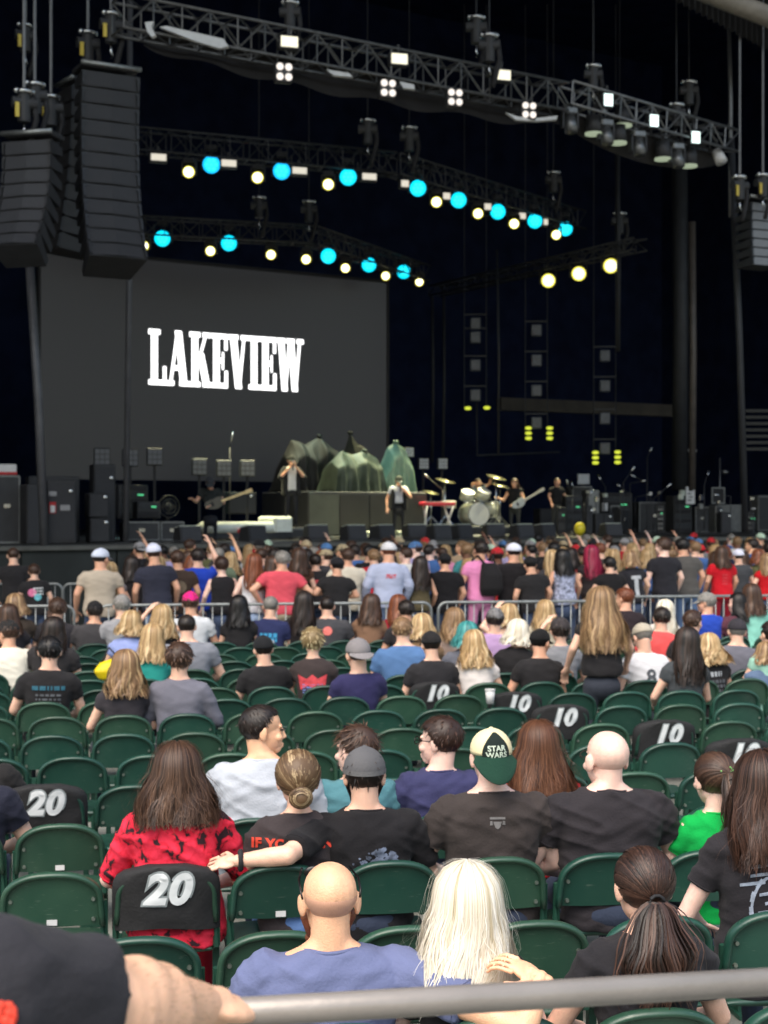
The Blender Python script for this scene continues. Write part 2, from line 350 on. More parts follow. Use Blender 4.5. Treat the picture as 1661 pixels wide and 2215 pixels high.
GL = {'L': (.68, [R(.10, 0, .34, 1), serif(.22, .44, 1), R(0, 0, .66, SER), R(.54, 0, .66, .34)]),
      'A': (.86, [stroke((.14, 0), (.42, 1), .10), stroke((.66, 0), (.44, 1), .26), R(.2, .28, .62, .37), serif(.13, .3, 0), serif(.68, .4, 0), R(.34, .94, .56, 1)]),
      'K': (.84, [R(.10, 0, .34, 1), serif(.22, .42, 1), serif(.22, .42, 0), stroke((.32, .40), (.66, 1), .10), stroke((.68, 0), (.42, .62), .26), serif(.66, .3, 1), serif(.68, .34, 0)]),
      'E': (.70, [R(.10, 0, .34, 1), R(0, 0, .66, SER), R(0, 1 - SER, .64, 1), R(.54, 0, .66, .32), R(.53, .70, .64, 1), R(.3, .46, .5, .55), R(.43, .34, .5, .66)]),
      'V': (.80, [stroke((.40, 0), (.18, 1), .26), stroke((.42, 0), (.62, 1), .10), serif(.18, .4, 1), serif(.63, .3, 1)]),
      'I': (.46, [R(.10, 0, .34, 1), serif(.22, .44, 1), serif(.22, .44, 0)]),
      'W': (1.12, [stroke((.32, 0), (.16, 1), .24), stroke((.34, 0), (.52, 1), .10), stroke((.74, 0), (.56, 1), .24), stroke((.76, 0), (.94, 1), .10), serif(.16, .36, 1), serif(.55, .34, 1), serif(.95, .28, 1)])}
word = 'LAKEVIEW'; tot = sum(GL[c][0] for c in word); kx = (a1 - a0) / tot; cx = a0
lbo = 0.068
for ch in word:
    w, parts = GL[ch]; mb = MB()
    for j, poly in enumerate(parts):
        dy = -lbo - 0.003 * j
        def T(p, dy=dy): return ES * p.x + NS * p.y + Vector((0, 0, p.z))
        mb.prism([(cx + x * kx, lb + y * (lt - lb)) for x, y in poly], dy, dy + 0.002, T)
    mb.build('letter', LET, scr); cx += w * kx

# ------------------------------------------------------------------ hoists, chains, trusses
DCAB = mat('dark_cable', (40, 42, 47), 0.6, 0.2, 0.1)
def hoist(p, label, ztop=19.0, s=1.0, yellow=True, rz=0.0, grp=None):
    t = thing('chain_hoist', label, 'hoist', p, rz, grp)
    mb = MB(); mb.cyl((0, 0, -.02), (0, 0, .46 * s), .11 * s, seg=12); mb.cyl((-.2 * s, 0, .30 * s), (.2 * s, 0, .30 * s), .10 * s, seg=12); mb.build('motor', BLACK, t, False)
    mb = MB(); mb.cyl((0, 0, .46 * s), (0, 0, .52 * s), .17 * s, .14 * s, seg=14); mb.ell((.13 * s, 0, .49 * s), .06 * s, seg=8, rings=6); mb.ell((-.13 * s, -.03, .49 * s), .06 * s, seg=8, rings=6); mb.build('top_plate', CHROME, t, True)
    mb = MB(); mb.cyl((0, 0, .5 * s), (0, 0, ztop - p[2]), .028 if yellow else .018, seg=6); mb.build('chain', CABLE if yellow else DCAB, t)
    mb = MB(); mb.tube([(.16 * s, 0, .4 * s), (.2 * s, 0, .05), (.12 * s, 0, -.3 * s), (.06 * s, 0, -.5 * s)], .05 * s, 8); mb.build('chain_bag', BLACK2, t, True)
    mb = MB(); mb.tube([(0, 0, -.02), (0, 0, -.2), (.04, 0, -.26), (0, 0, -.31)], .022, 6); mb.build('hook', CHROME, t, True)
    if yellow:
        mb = MB(); mb.box((-.13 * s, -.1 * s, .16 * s), (.07, .03, .24 * s), .3); mb.build('warning_label', YELL, t)
    return t
def truss(name, label, A, B, w=0.5, h=0.5, m=DTRUSS, r=0.03, bay=0.5):
    A, B = Vector(A), Vector(B); t = thing(name, label, 'truss', A); d = B - A; L = d.length; d.normalize()
    sdv = d.cross(Vector((0, 0, 1))).normalized(); up = sdv.cross(d)
    cs = [sdv * (sx * w / 2) + up * (sz * h / 2) for sx, sz in ((-1, -1), (1, -1), (1, 1), (-1, 1))]
    for c in cs: MB().cyl(c, c + d * L, r, seg=8).build('chord', m, t, True)
    n = max(2, int(L / bay))
    for k in range(4):
        a, b = cs[k], cs[(k + 1) % 4]; mb = MB()
        for i in range(n):
            p = a if i % 2 == 0 else b; q = b if i % 2 == 0 else a
            mb.cyl(p + d * (L * i / n), q + d * (L * (i + 1) / n), r * .55, seg=5); mb.cyl(p + d * (L * i / n), q + d * (L * i / n), r * .5, seg=5)
        mb.build('lattice', m, t)
    return t
def YT(u, z, v): return (z - CH) * F / (CV - v)      # depth of a point of known height at image row v
# front truss
TF = 31.0
truss('lighting_truss', 'long box truss over the stage front carrying floodlights and drape', PS(255, 32, TF), PS(1212, 215, TF), .55, .6, mat('front_truss', (92, 93, 94), 0.45, 0.6, 0.25, 8), .035, .55)
truss('lighting_truss', 'bright aluminium truss end section with white boxes and cylinder lamps', PS(1222, 205, TF), PS(1582, 310, TF), .5, .5, ALU, .035, .45)
# black swag under the front truss
mb = MB()
def swag(a, b):
    u = 310 + a * 900; base = 60 + a * 175; dip = 38 + 24 * math.sin(math.pi * min(1, a * 1.02)) ** .6 + 6 * math.sin(a * 31)
    return PS(u, base + dip * b, TF + 0.25 + .35 * math.sin(b * 3.0))
mb.grid(swag, 60, 7)
tag(mb.build('truss_drape', mat('swag_cloth', (40, 38, 38), 0.95, 0, 0.25, 2, 0.4, 12), None, True), 'black cloth swag hanging below the front lighting truss', 'drape')
mb = MB()
mb.grid(lambda a, b: PS(1212 + a * 340, 232 + a * 92 + b * (30 + 42 * math.sin(math.pi * a) ** .7), TF + .3 + .2 * b), 24, 5)
tag(mb.build('truss_drape', mat('swag_cloth', (40, 38, 38), 0.95, 0, 0.25, 2, 0.4, 12), None, True), 'black cloth swag below the bright truss end section', 'drape')
def strip(pts, y0, label, th=.05):
    mb = MB(); q = [PS(u, v, y0) for u, v in pts]; n = len(q)
    mb.add(q + [p + Vector((0, .12, 0)) for p in q], [tuple(range(n)), tuple(range(2 * n - 1, n - 1, -1))] + [(i, i + n, (i + 1) % n + n, (i + 1) % n) for i in range(n)])
    tag(mb.build('cloth_strip', WHITEP), label, 'cloth')
strip([(345, 58), (360, 56), (484, 84), (494, 100), (474, 104), (420, 88)], TF - .5, 'long white wedge of cloth tied under the front truss end')
strip([(313, 48), (332, 46), (327, 58), (337, 76), (328, 80), (318, 68)], TF - .5, 'short white hooked cloth tail beside the speaker array')
strip([(706, 150), (755, 158), (762, 166), (722, 163)], TF - .45, 'white cloth scrap under the second floodlight of the front truss')
strip([(864, 176), (896, 183), (897, 193), (872, 190)], TF - .45, 'white cloth scrap beside a four lamp cluster')
strip([(1094, 243), (1120, 252), (1165, 255), (1206, 250), (1204, 258), (1160, 262), (1116, 259)], TF - .45, 'curved white cloth strip below the last four lamp cluster')
def flood(u, v, y0, w, h, m, label, grp, k=KS, yd=None):
    p = P(u, v, yd) if yd else PS(u, v, y0); t = thing('floodlight', label, 'lamp', p, AS * .5, grp)
    MB().cbox((0, .1, 0), (w + .08, .18, h + .08), .02).build('housing', BLACK, t)
    MB().box((0, -.005, 0), (w, .02, h)).build('lens', m, t)
    MB().box((0, .1, h / 2 + .12), (.05, .05, .18)).build('clamp', BLACK, t); return t
WARM = emit('warm_panel', (238, 232, 205), 0.85); WARM2 = emit('dim_panel', (205, 198, 182), 0.7); COOLW = emit('cool_white', (225, 250, 245), 1.3)
for u, v in ((626, 90), (864, 127), (1088, 162)): flood(u, v, TF - .45, .33, .2, WARM, 'warm white rectangular floodlight on the front truss', 'floodlights on the front truss')
for u, v in ((1316, 216), (1415, 261), (1505, 297)): flood(u, v, TF - .4, .2, .26, COOLW, 'bright cool white box lamp on the truss end section', 'box lamps on the truss end')
for u, v in ((615, 155), (840, 190), (985, 210), (1145, 238)):
    t = thing('blinder_light', 'cluster of four round lamps below the front truss', 'lamp', PS(u, v, TF - .5), AS * .5, 'four lamp clusters')
    MB().cbox((0, .12, 0), (.34, .18, .38), .02).build('housing', BLACK, t)
    for a in (-1, 1):
        for b in (-1, 1): MB().ell((a * .085, 0, b * .095), (.07, .05, .07), seg=12, rings=8).build('bulb', emit('warm_bulb', (236, 226, 216), 0.8), t, True)
for i, (u, v) in enumerate(((1232, 262), (1310, 288), (1380, 312), (1464, 338))):
    t = thing('moving_head_light', 'silver moving head lamp under the truss end section', 'lamp', PS(u, v, TF - .1), .3, 'moving heads on the truss end')
    MB().cbox((0, 0, .22), (.3, .26, .16), .03).build('base', ALU, t); MB().box((-.17, 0, .02), (.04, .14, .36)).build('yoke', BLACK, t); MB().box((.17, 0, .02), (.04, .14, .36)).build('yoke', BLACK, t)
    MB().cyl((0, 0, .1), (0, -.1, -.26), .12, .14, 12).build('head', ALU, t, True)
for i, (u, v) in enumerate(((1284, 280), (1337, 300), (1434, 335), (1490, 350), (1348, 262))):
    t = thing('cylinder_light', 'black cylinder lamp with thin glowing rim under the truss end', 'lamp', PS(u, v, TF + .1), .3, 'cylinder lamps on the truss end')
    MB().cyl((0, 0, .3), (0, 0, -.08), .17, .2, 14).build('barrel', BLACK, t, True); MB().cyl((0, 0, -.08), (0, 0, -.12), .2, .2, 14).build('rim', emit('lime_rim', (208, 224, 190), .28), t); MB().cyl((0, 0, .3), (0, 0, .5), .04, seg=6).build('clamp', BLACK, t)
t = thing('hanging_spotlight', 'tilted pale spotlight at the far end of the bright truss', 'lamp', PS(1550, 337, TF), .3)
MB().cyl((0, 0, .1), (.05, -.15, -.18), .12, .14, 12).build('barrel', WHITEP, t, True); MB().cyl((0, 0, .1), (0, 0, .4), .03, seg=6).build('clamp', BLACK, t)
for u, v, y0, s, lb_ in ((627, 60, 31, 1, 'hoist above the first warm floodlight'), (1030, 92, 31.6, 1.1, 'hoist behind another hoist on the front truss'), (1058, 132, 30.6, 1.1, 'hoist beside the third warm floodlight'),
                         (1283, 190, 31, 1, 'hoist above the first white box lamp'), (1463, 272, 31, 1, 'hoist above the last white box lamp'), (1490, 225, 32.5, 1.1, 'raised hoist near the tip of the bright truss'),
                         (795, 310, 39.5, 1.2, 'hoist on the middle truss left of its bend'), (885, 325, 39.5, 1.2, 'hoist at the bend of the middle truss'), (1197, 415, 43, 1.2, 'hoist near the far end of the middle truss'),
                         (1340, 505, 44, 1.3, 'hoist at the end of the side truss'), (560, 470, 44, 1.1, 'hoist on the back truss above a yellow spot'), (668, 478, 44, 1.1, 'hoist on the back truss at its bend')):
    hoist(PS(u, v, y0), 'dark chain ' + lb_, 22, s, False)
# middle, back and side trusses
MID = [P(318, 306, YT(0, 11.5, 306)), P(850, 356, YT(0, 11.5, 356)), P(1252, 478, YT(0, 11.5, 478))]
BAK = [P(270, 488, YT(0, 10.2, 488)), P(672, 510, YT(0, 10.2, 510)), P(915, 592, YT(0, 10.2, 592))]
truss('lighting_truss', 'dark straight middle truss hung with cyan and yellow lamps', MID[0] + (MID[0] - MID[1]) * .3, MID[1], .5, .55)
truss('lighting_truss', 'dark angled wing of the middle truss ending by the hoist', MID[1], MID[2], .5, .55)
truss('lighting_truss', 'dark straight back truss above the video screen', BAK[0] + (BAK[0] - BAK[1]) * .3, BAK[1], .5, .5, BLACK)
truss('lighting_truss', 'dark angled wing of the back truss beyond the screen edge', BAK[1], BAK[2], .5, .5, BLACK)
SIDE = [P(940, 630, 56), P(1385, 528, 46)]
truss('lighting_truss', 'dark side truss with three big pale yellow lamps', SIDE[0], SIDE[1], .5, .35, BLACK)
CYAN = emit('cyan_lens', (0, 196, 228), 1.15); CYCELL = emit('cyan_cell', (40, 222, 246), 1.35); CYAN_B = emit('blue_cyan_lens', (18, 172, 240), 1.1)
YCORE = emit('yellow_core', (255, 252, 225), 2.2); YRIM = emit('yellow_rim', (226, 214, 70), 1.0); PALEY = emit('pale_yellow_lens', (244, 244, 206), 1.3)
def seg_depth(poly, u):
    best = None
    for a, b in zip(poly[:-1], poly[1:]):
        ua, ub = CU + F * a.x / a.y, CU + F * b.x / b.y; t = (u - ua) / (ub - ua)
        for _ in range(12):
            q = a.lerp(b, t); uu = CU + F * q.x / q.y; t += (u - uu) / (ub - ua)
        if best is None or 0 <= t <= 1: best = a.lerp(b, t).y
        if 0 <= t <= 1: break
    return best
def spot(name, u, v, poly, r, lens, rim, label, grp, tgt=None, power=0, col=(1, 1, 1), face=None):
    y = seg_depth(poly, u); p = P(u, v, y - .15); t = thing(name, label, 'lamp', p, 0, grp)
    ax = Vector(face) if face else Vector((-p.x * .6, -p.y, CH - p.z)).normalized(); ax.normalize()
    MB().cyl(-ax * .42, -ax * .03, r * .7, r * 1.05, 16).build('barrel', BLACK, t, True)
    if rim:
        mb = MB(); mb.rings([mb.ring(-ax * .03, ax, r * 1.0, 20), mb.ring(ax * .012, ax, r, 20)]); mb.build('lens_rim', rim, t)
        mb = MB(); mb.rings([mb.ring(ax * .013, ax, r * .8, 20), mb.ring(ax * .03, ax, r * .55, 20)]); mb.build('lens', lens, t)
    else:
        mb = MB(); mb.rings([mb.ring(-ax * .03, ax, r, 22), mb.ring(ax * .03, ax, r * .82, 22)]); ln_ = mb.build('lens', lens, t)
        for q_ in range(7):
            o2 = Vector((0, 0, 0)) if q_ == 6 else (MB().ring((0, 0, 0), ax, r * .5, 6)[q_]); mb = MB(); mb.rings([mb.ring(o2 + ax * .031, ax, r * .2, 10), mb.ring(o2 + ax * .042, ax, r * .14, 10)]); mb.build('lens_cell', CYCELL, ln_)
    MB().box((-r * 1.15, .1, r * .7), (.04, .1, r * 2.4)).build('yoke', BLACK2, t); MB().box((r * 1.15, .1, r * .7), (.04, .1, r * 2.4)).build('yoke', BLACK2, t)
    MB().box((0, .1, r * 2), (.26, .24, .12)).build('base', BLACK2, t)
    if power:
        ld = bpy.data.lights.new('lamp_light', 'SPOT'); ld.energy = power; ld.color = col; ld.spot_size = math.radians(38); ld.spot_blend = .6; ld.shadow_soft_size = .12
        lo = bpy.data.objects.new('lamp_light', ld); COL.objects.link(lo); lo.parent = t; lo.location = ax * .08
        lo.rotation_euler = (Vector(tgt) - p).to_track_quat('-Z', 'Y').to_euler()
    return t
YC = (1, .93, .55)
for i, (u, v) in enumerate(((457, 356), (609, 370), (753, 383), (904, 407), (992, 433), (1077, 458), (1157, 478), (1223, 495))):
    spot('wash_light', u, v, MID, .215, CYAN if i > 1 else CYAN_B, None, 'round cyan wash lamp under the middle truss', 'cyan lamps on the middle truss')
for i, (u, v) in enumerate(((408, 372), (557, 384), (710, 399), (944, 437), (1034, 462), (1112, 484), (1203, 508))):
    tg = PF(u * .75 + 180, 40, DECK)
    spot('spotlight', u, v, MID, .145, YCORE, YRIM, 'small yellow white spotlight under the middle truss', 'yellow spotlights on the middle truss', tg, 4600, YC)
for u, v in ((343, 340), (495, 353), (648, 369), (799, 382)): flood(u, v, 0, .37, .16, WARM2, 'dim beige bar lamp on the straight middle truss', 'bar lamps on the middle truss', yd=seg_depth(MID, u) - .3)
for u, v in ((876, 397), (966, 424), (1055, 447), (1130, 467), (1178, 480)): flood(u, v, 0, .2, .17, WARM2, 'small beige block lamp on the angled middle truss wing', 'block lamps on the middle truss wing', yd=seg_depth(MID, u) - .3)
for u, v in ((351, 516), (495, 526), (710, 554), (798, 573), (873, 588)): spot('wash_light', u, v, BAK, .215, CYAN, None, 'round cyan wash lamp under the back truss', 'cyan lamps on the back truss', PF(u + 60, 42, DECK), 700 if u in (351, 710) else 0, (.2, .9, 1))
for i, (u, v) in enumerate(((311, 532), (455, 543), (586, 551), (662, 561), (747, 580), (834, 597), (907, 610))):
    spot('spotlight', u, v, BAK, .135, YCORE, YRIM, 'small yellow white spotlight above the video screen', 'yellow spotlights on the back truss', PF(u + 40, 42.5, DECK), 2200 if i % 2 == 1 else 0, YC)
for u, v in ((1186, 607), (1252, 592), (1321, 575)):
    spot('spotlight', u, v, SIDE, .225, PALEY, YRIM, 'large pale yellow lamp on the side truss', 'pale yellow lamps on the side truss', PF(1030, 44, DECK), 2600, YC)
# vertical lamp ladders
for ui, ys, (la, lc), lbl in ((1160, (715, 780, 845, 915), (1143, 1189), 'middle'), (1308, (770, 835, 905, 970), (1288, 1336), 'lowest'), (1028, (700, 730, 790, 855), (1012, 1053), 'highest')):
    yd = 50.0; p = P(ui, ys[-1], yd); t = thing('lamp_ladder', {'middle': 'hanging ladder of square lamps between two others', 'lowest': 'lowest hanging ladder of square lamps by the rig post', 'highest': 'highest hanging ladder of square lamps beside the cable loop'}[lbl], 'lamp', p)
    for s in (-1, 1): MB().cyl((s * .36, 0, -.5), (s * .36, 0, 19 - p.z), .018, seg=6).build('wire', DCAB, t)
    for yv in ys:
        q = P(ui, yv, yd) - p; MB().cbox(q, (.34, .2, .38), .03).build('square_lamp', mat('lamp_face', (80, 84, 92), 0.4, 0, 0.15), t)
        MB().box(q + Vector((0, 0, .3)), (.72, .05, .04)).build('crossbar', BLACK, t)
    for x in (la, lc):
        vb = {1143: 937, 1189: 937, 1288: 990, 1336: 989, 1012: 883, 1053: 882}[x]
        for k in ((-1, 0, 1) if lbl != 'highest' else (0,)):
            q = P(x, vb + k * 11, yd - .3) - p; MB().ell(q, (.11, .06, .06), seg=10, rings=6).build('lit_bulb', emit('lime_bulb', (196, 206, 60), .75), t, True)
# ------------------------------------------------------------------ hanging speaker arrays
def line_array(p, n, w, h, dpt, rz, label, tilt0, dtilt, fill=GRILLE, prog=0.0):
    t = thing('speaker_array', label, 'speaker', p, rz); ang = tilt0; pos = Vector((0, 0, 0))
    MB().cbox((0, dpt * .45, .12), (w * .98, dpt * .9, .10), .02).build('fly_frame', BLACK, t)
    MB().cyl((-w / 2 - .02, -.03, .13), (w / 2 + .02, -.03, .13), .045, seg=10).build('front_bar', GALV, t, True)
    for i in range(n):
        Rm = Matrix.Rotation(ang, 3, 'X'); c = pos + Rm @ Vector((0, dpt / 2, -h / 2))
        taper = []
        b = MB()
        hh = h / 2 - .008
        vs = [(-w / 2, -dpt / 2, -hh), (w / 2, -dpt / 2, -hh), (w / 2, -dpt / 2, hh), (-w / 2, -dpt / 2, hh), (-w / 2 * .82, dpt / 2, -hh * .6), (w / 2 * .82, dpt / 2, -hh * .6), (w / 2 * .82, dpt / 2, hh * .6), (-w / 2 * .82, dpt / 2, hh * .6)]
        b.add([Rm @ Vector(q) + c for q in vs], [(0, 1, 2, 3), (5, 4, 7, 6), (4, 0, 3, 7), (1, 5, 6, 2), (3, 2, 6, 7), (4, 5, 1, 0)])
        cab = b.build('cabinet', BLACK, t)
        g = MB()
        for sx in (-1, 1):
            g.add([Rm @ Vector(q) + c for q in ((sx * .015, -dpt / 2 - .045, -hh * .9), (sx * w * .44, -dpt / 2 - .012, -hh * .9), (sx * w * .44, -dpt / 2 - .012, hh * .9), (sx * .015, -dpt / 2 - .045, hh * .9))], [(0, 1, 2, 3) if sx > 0 else (3, 2, 1, 0)])
        g.add([Rm @ Vector(q) + c for q in ((-.015, -dpt / 2 - .045, -hh * .9), (.015, -dpt / 2 - .045, -hh * .9), (.015, -dpt / 2 - .045, hh * .9), (-.015, -dpt / 2 - .045, hh * .9))], [(0, 1, 2, 3)])
        g.build('grille', fill, cab)
        for sx in (-1, 1):
            r = MB(); r.box(Rm @ Vector((sx * w * .475, -dpt / 2 - .02, 0)) + c, (w * .04, .05, h * .8), M=Rm); r.box(Rm @ Vector((sx * w * .455, -dpt / 2 - .025, h * .3)) + c, (w * .05, .03, h * .16), M=Rm)
            r.build('side_rail', DTRUSS, cab)
        pos = pos + Rm @ Vector((0, 0, -h)); ang += dtilt * (1 + prog * i)
    return t
pA = P(240, 158, 28.0)
line_array(pA, 12, 1.10, .295, .75, AS * .85, 'tall curved black speaker array hanging beside the screen', math.radians(5), math.radians(-1.1), prog=.32)
pB = P(58, 303, 26.5)
line_array(pB, 8, .93, .255, .6, math.radians(-14), 'shorter black speaker array with pale top bar', math.radians(3), math.radians(-5.4), mat('speaker_grille', (62, 64, 69), 0.55, 0.3, 0.25, 90, 0.5, 300))
pC = P(142, 190, 30.5)
line_array(pC, 10, .8, .33, .8, math.radians(-55), 'black speaker array half hidden between two front arrays', 0, math.radians(-1.2), BLACK2)
pR = P(1655, 440, 37.0)
line_array(pR, 7, 1.0, .22, .6, math.radians(30), 'pale fronted speaker array at the far stage side', 0, math.radians(-.8), mat('pale_grille', (120, 122, 126), 0.5, 0.2, 0.2, 60))
for u, v, y, lb_ in ((52, 262, 26.6, 'above the shorter speaker array'), (75, 245, 26.9, 'second above the shorter speaker array'), (240, 90, 28.2, 'with pale plate above the tall speaker array'), (190, 130, 28.6, 'left over the tall speaker array'), (55, 110, 31, 'high behind the shorter array'), (110, 270, 28, 'over the hidden array beside the shorter one'),
                     (1600, 430, 36, 'beside the far pale array'), (1650, 425, 36.6, 'on top of the far pale array')):
    hoist(P(u, v, y), 'chain hoist ' + lb_, 22, 1.05, True, .4)
for u, v, y in ((40, 0, 26.5), (168, 0, 28.6), (195, 0, 28.4)):
    pass
def pole(u0, v0, u1, v1, y, r, m, name, label, cat):
    mb = MB(); a, b = P(u0, v0, y), P(u1, v1, y); mb.tube([a, a.lerp(b, .5) + Vector((.03, 0, 0)), b], r, 10)
    return tag(mb.build(name, m, None, True), label, cat)
MT = mat('mast_grey', (84, 85, 89), 0.5, 0.2, 0.2, 3); MT2 = mat('mast_brown', (84, 78, 74), 0.5, 0.2, 0.2, 3); MB_ = mat('mast_black', (40, 42, 46), 0.6, 0.1, 0.2, 3)
pole(62, 540, 96, 1180, 29, .085, MT, 'rigging_mast', 'grey mast rising behind the shorter speaker array', 'mast')
pole(281, -40, 272, 1170, 31, .06, MT, 'cable_drop', 'long grey cable drop crossing in front of the screen', 'cable')
pole(1497, 480, 1497, 1060, 47, .11, MT2, 'rigging_mast', 'brown grey vertical post behind the stage racks', 'mast')
pole(1470, 330, 1470, 1060, 49, .25, MB_, 'rigging_mast', 'wide black column beside the brown post', 'mast')
pole(1581, 300, 1612, 1150, 38, .085, MB_, 'curtain_pole', 'dark slanted curtain pole near the far speaker array', 'pole')
pole(1575, -30, 1580, 470, 38, .05, CABLE, 'cable_drop', 'thin cable drop beside the truss tip', 'cable')
pole(1335, 320, 1337, 760, 47, .07, MB_, 'cable_drop', 'dark cable drop above the side truss hoist', 'cable')
pole(1075, 540, 1078, 985, 48, .035, DCAB, 'cable_drop', 'thin vertical cable right of the highest lamp ladder', 'cable')
pole(935, 640, 935, 1000, 52, .05, MB_, 'cable_drop', 'dim vertical cable near the screen edge', 'cable')
pole(960, 640, 958, 1000, 52, .05, MB_, 'cable_drop', 'second dim vertical cable near the screen edge', 'cable')
mb = MB(); yb = 54; mb.tube([P(1031, 870, 50), P(1032, 985, 50), P(1210, 978, 51)], .03, 8)
tag(mb.build('cable_loop', DCAB, None, True), 'cable running down and across behind the drum kit', 'cable')
mb = MB(); mb.box((P(1080, 893, 54) + P(1480, 872, 58)) / 2, ((P(1480, 872, 58) - P(1080, 893, 54)).length, .3, .45), math.atan2(4, (P(1480, 872, 58) - P(1080, 893, 54)).x))
tag(mb.build('cross_beam', mat('beam_brown', (52, 47, 40), 0.7, 0, 0.3, 2)), 'dim brown beam crossing behind the lamp ladders', 'beam')
v_ = thing('louvre_vent', 'dim slatted vent on the wall at the stage side', 'vent', P(1650, 930, 48))
for k in range(7): MB().box((.1, 0, -.6 + k * .2), (1.3, .1, .09)).build('slat', mat('vent_slat', (38, 38, 37), 0.6, 0, 0.2), v_)
# ------------------------------------------------------------------ people: meshes
def head_prims(mb, M, ears=True, beard=False):
    R = M.to_3x3(); T = lambda p: M @ Vector(p)
    mb.ell(T((0, -.014, .034)), (.077, .097, .081), R, 20, 14)
    mb.ell(T((0, .022, -.028)), (.066, .072, .086), R, 18, 12)
    mb.ell(T((0, .052, -.088)), (.036, .036, .026), R, 12, 8)
    mb.ell(T((0, .0, -.055)), (.060, .066, .045), R, 14, 8)
    mb.cap(T((0, .085, .012)), T((0, .103, -.030)), .009, .012, 8); mb.ell(T((0, .096, -.035)), (.017, .012, .009), R, 10, 6)
    mb.ell(T((0, .079, .022)), (.050, .012, .012), R, 12, 6)
    mb.ell(T((0, .088, -.066)), (.024, .012, .007), R, 10, 6); mb.ell(T((0, .087, -.078)), (.020, .012, .007), R, 10, 6)
    for s in (-1, 1):
        mb.ell(T((s * .045, .066, -.03)), (.022, .022, .02), R, 10, 6)
        if ears:
            E = R @ Matrix.Rotation(s * -.45, 3, 'Z') @ Matrix.Rotation(-.15, 3, 'X')
            mb.ell(T((s * .081, -.012, -.004)), (.009, .021, .034), E, 12, 8); mb.ell(T((s * .079, -.006, -.028)), (.008, .012, .013), E, 8, 6)
def eye_mesh(M):
    mb = MB(); R = M.to_3x3()
    for s in (-1, 1): mb.ell(M @ Vector((s * .032, .086, .004)), (.013, .008, .006), R, 8, 6)
    return mb.mesh('e', True)
def hand_prims(mb, w, f, n, side, curl=.5, sc=1.0):
    w, f, n = Vector(w), Vector(f).normalized(), Vector(n); n = (n - f * n.dot(f)).normalized(); l = f.cross(n) * side
    R = Matrix((l, f, n)).transposed()
    mb.ell(w + f * .045 * sc, (.040 * sc, .056 * sc, .016 * sc), R, 14, 8); mb.cap(w - f * .02, w + f * .03 * sc, .027 * sc, .026 * sc)
    for k, (off, L) in enumerate(((.034, .92), (.012, 1.0), (-.0105, .95), (-.032, .78))):
        p = w + f * .088 * sc + l * off * sc; ang = curl * .35
        for ph, ln in enumerate((.044, .027, .022)):
            d = f * math.cos(ang) - n * math.sin(ang); q = p + d * ln * L * sc
            mb.cap(p, q, (.0086 - .0007 * ph) * sc, (.0080 - .0007 * ph) * sc, 8); p = q; ang += curl * .75
    p = w + f * .028 * sc + l * .032 * sc; d = (f * .65 + l * .7 - n * .25 * curl).normalized()
    q = p + d * .042 * sc; mb.cap(p, q, .0125 * sc, .0105 * sc, 8); d2 = (f * .9 + l * .15 - n * .5 * curl).normalized(); mb.cap(q, q + d2 * .034 * sc, .0105 * sc, .0085 * sc, 8)
TORSO = [(.46, .165, .118), (.54, .182, .128), (.62, .174, .122), (.72, .164, .112), (.82, .170, .114), (.91, .188, .116), (.98, .196, .108), (1.03, .180, .094), (1.065, .142, .078), (1.095, .092, .064), (1.125, .062, .06)]
def wrinkle(me, amp, seed, zlo=-9, zhi=9):
    n = len(me.vertices); co = np.empty(n * 3); me.vertices.foreach_get('co', co); co = co.reshape(-1, 3)
    no = np.empty(n * 3); me.vertex_normals.foreach_get('vector', no); no = no.reshape(-1, 3)
    d = np.zeros(n)
    for i in range(n):
        x, y, z = co[i]; s = seed * 3.7
        a = noise.noise(Vector((x * 4 + s, y * 4, z * 13 + x * 5))); b = noise.noise(Vector((x * 11 + s, y * 11 + 5, z * 24 - x * 9)))
        d[i] = amp * ((1 - abs(a)) ** 3 * 1.1 - .5 + .5 * b)
    me.vertices.foreach_set('co', (co + no * d[:, None]).ravel()); me.update()
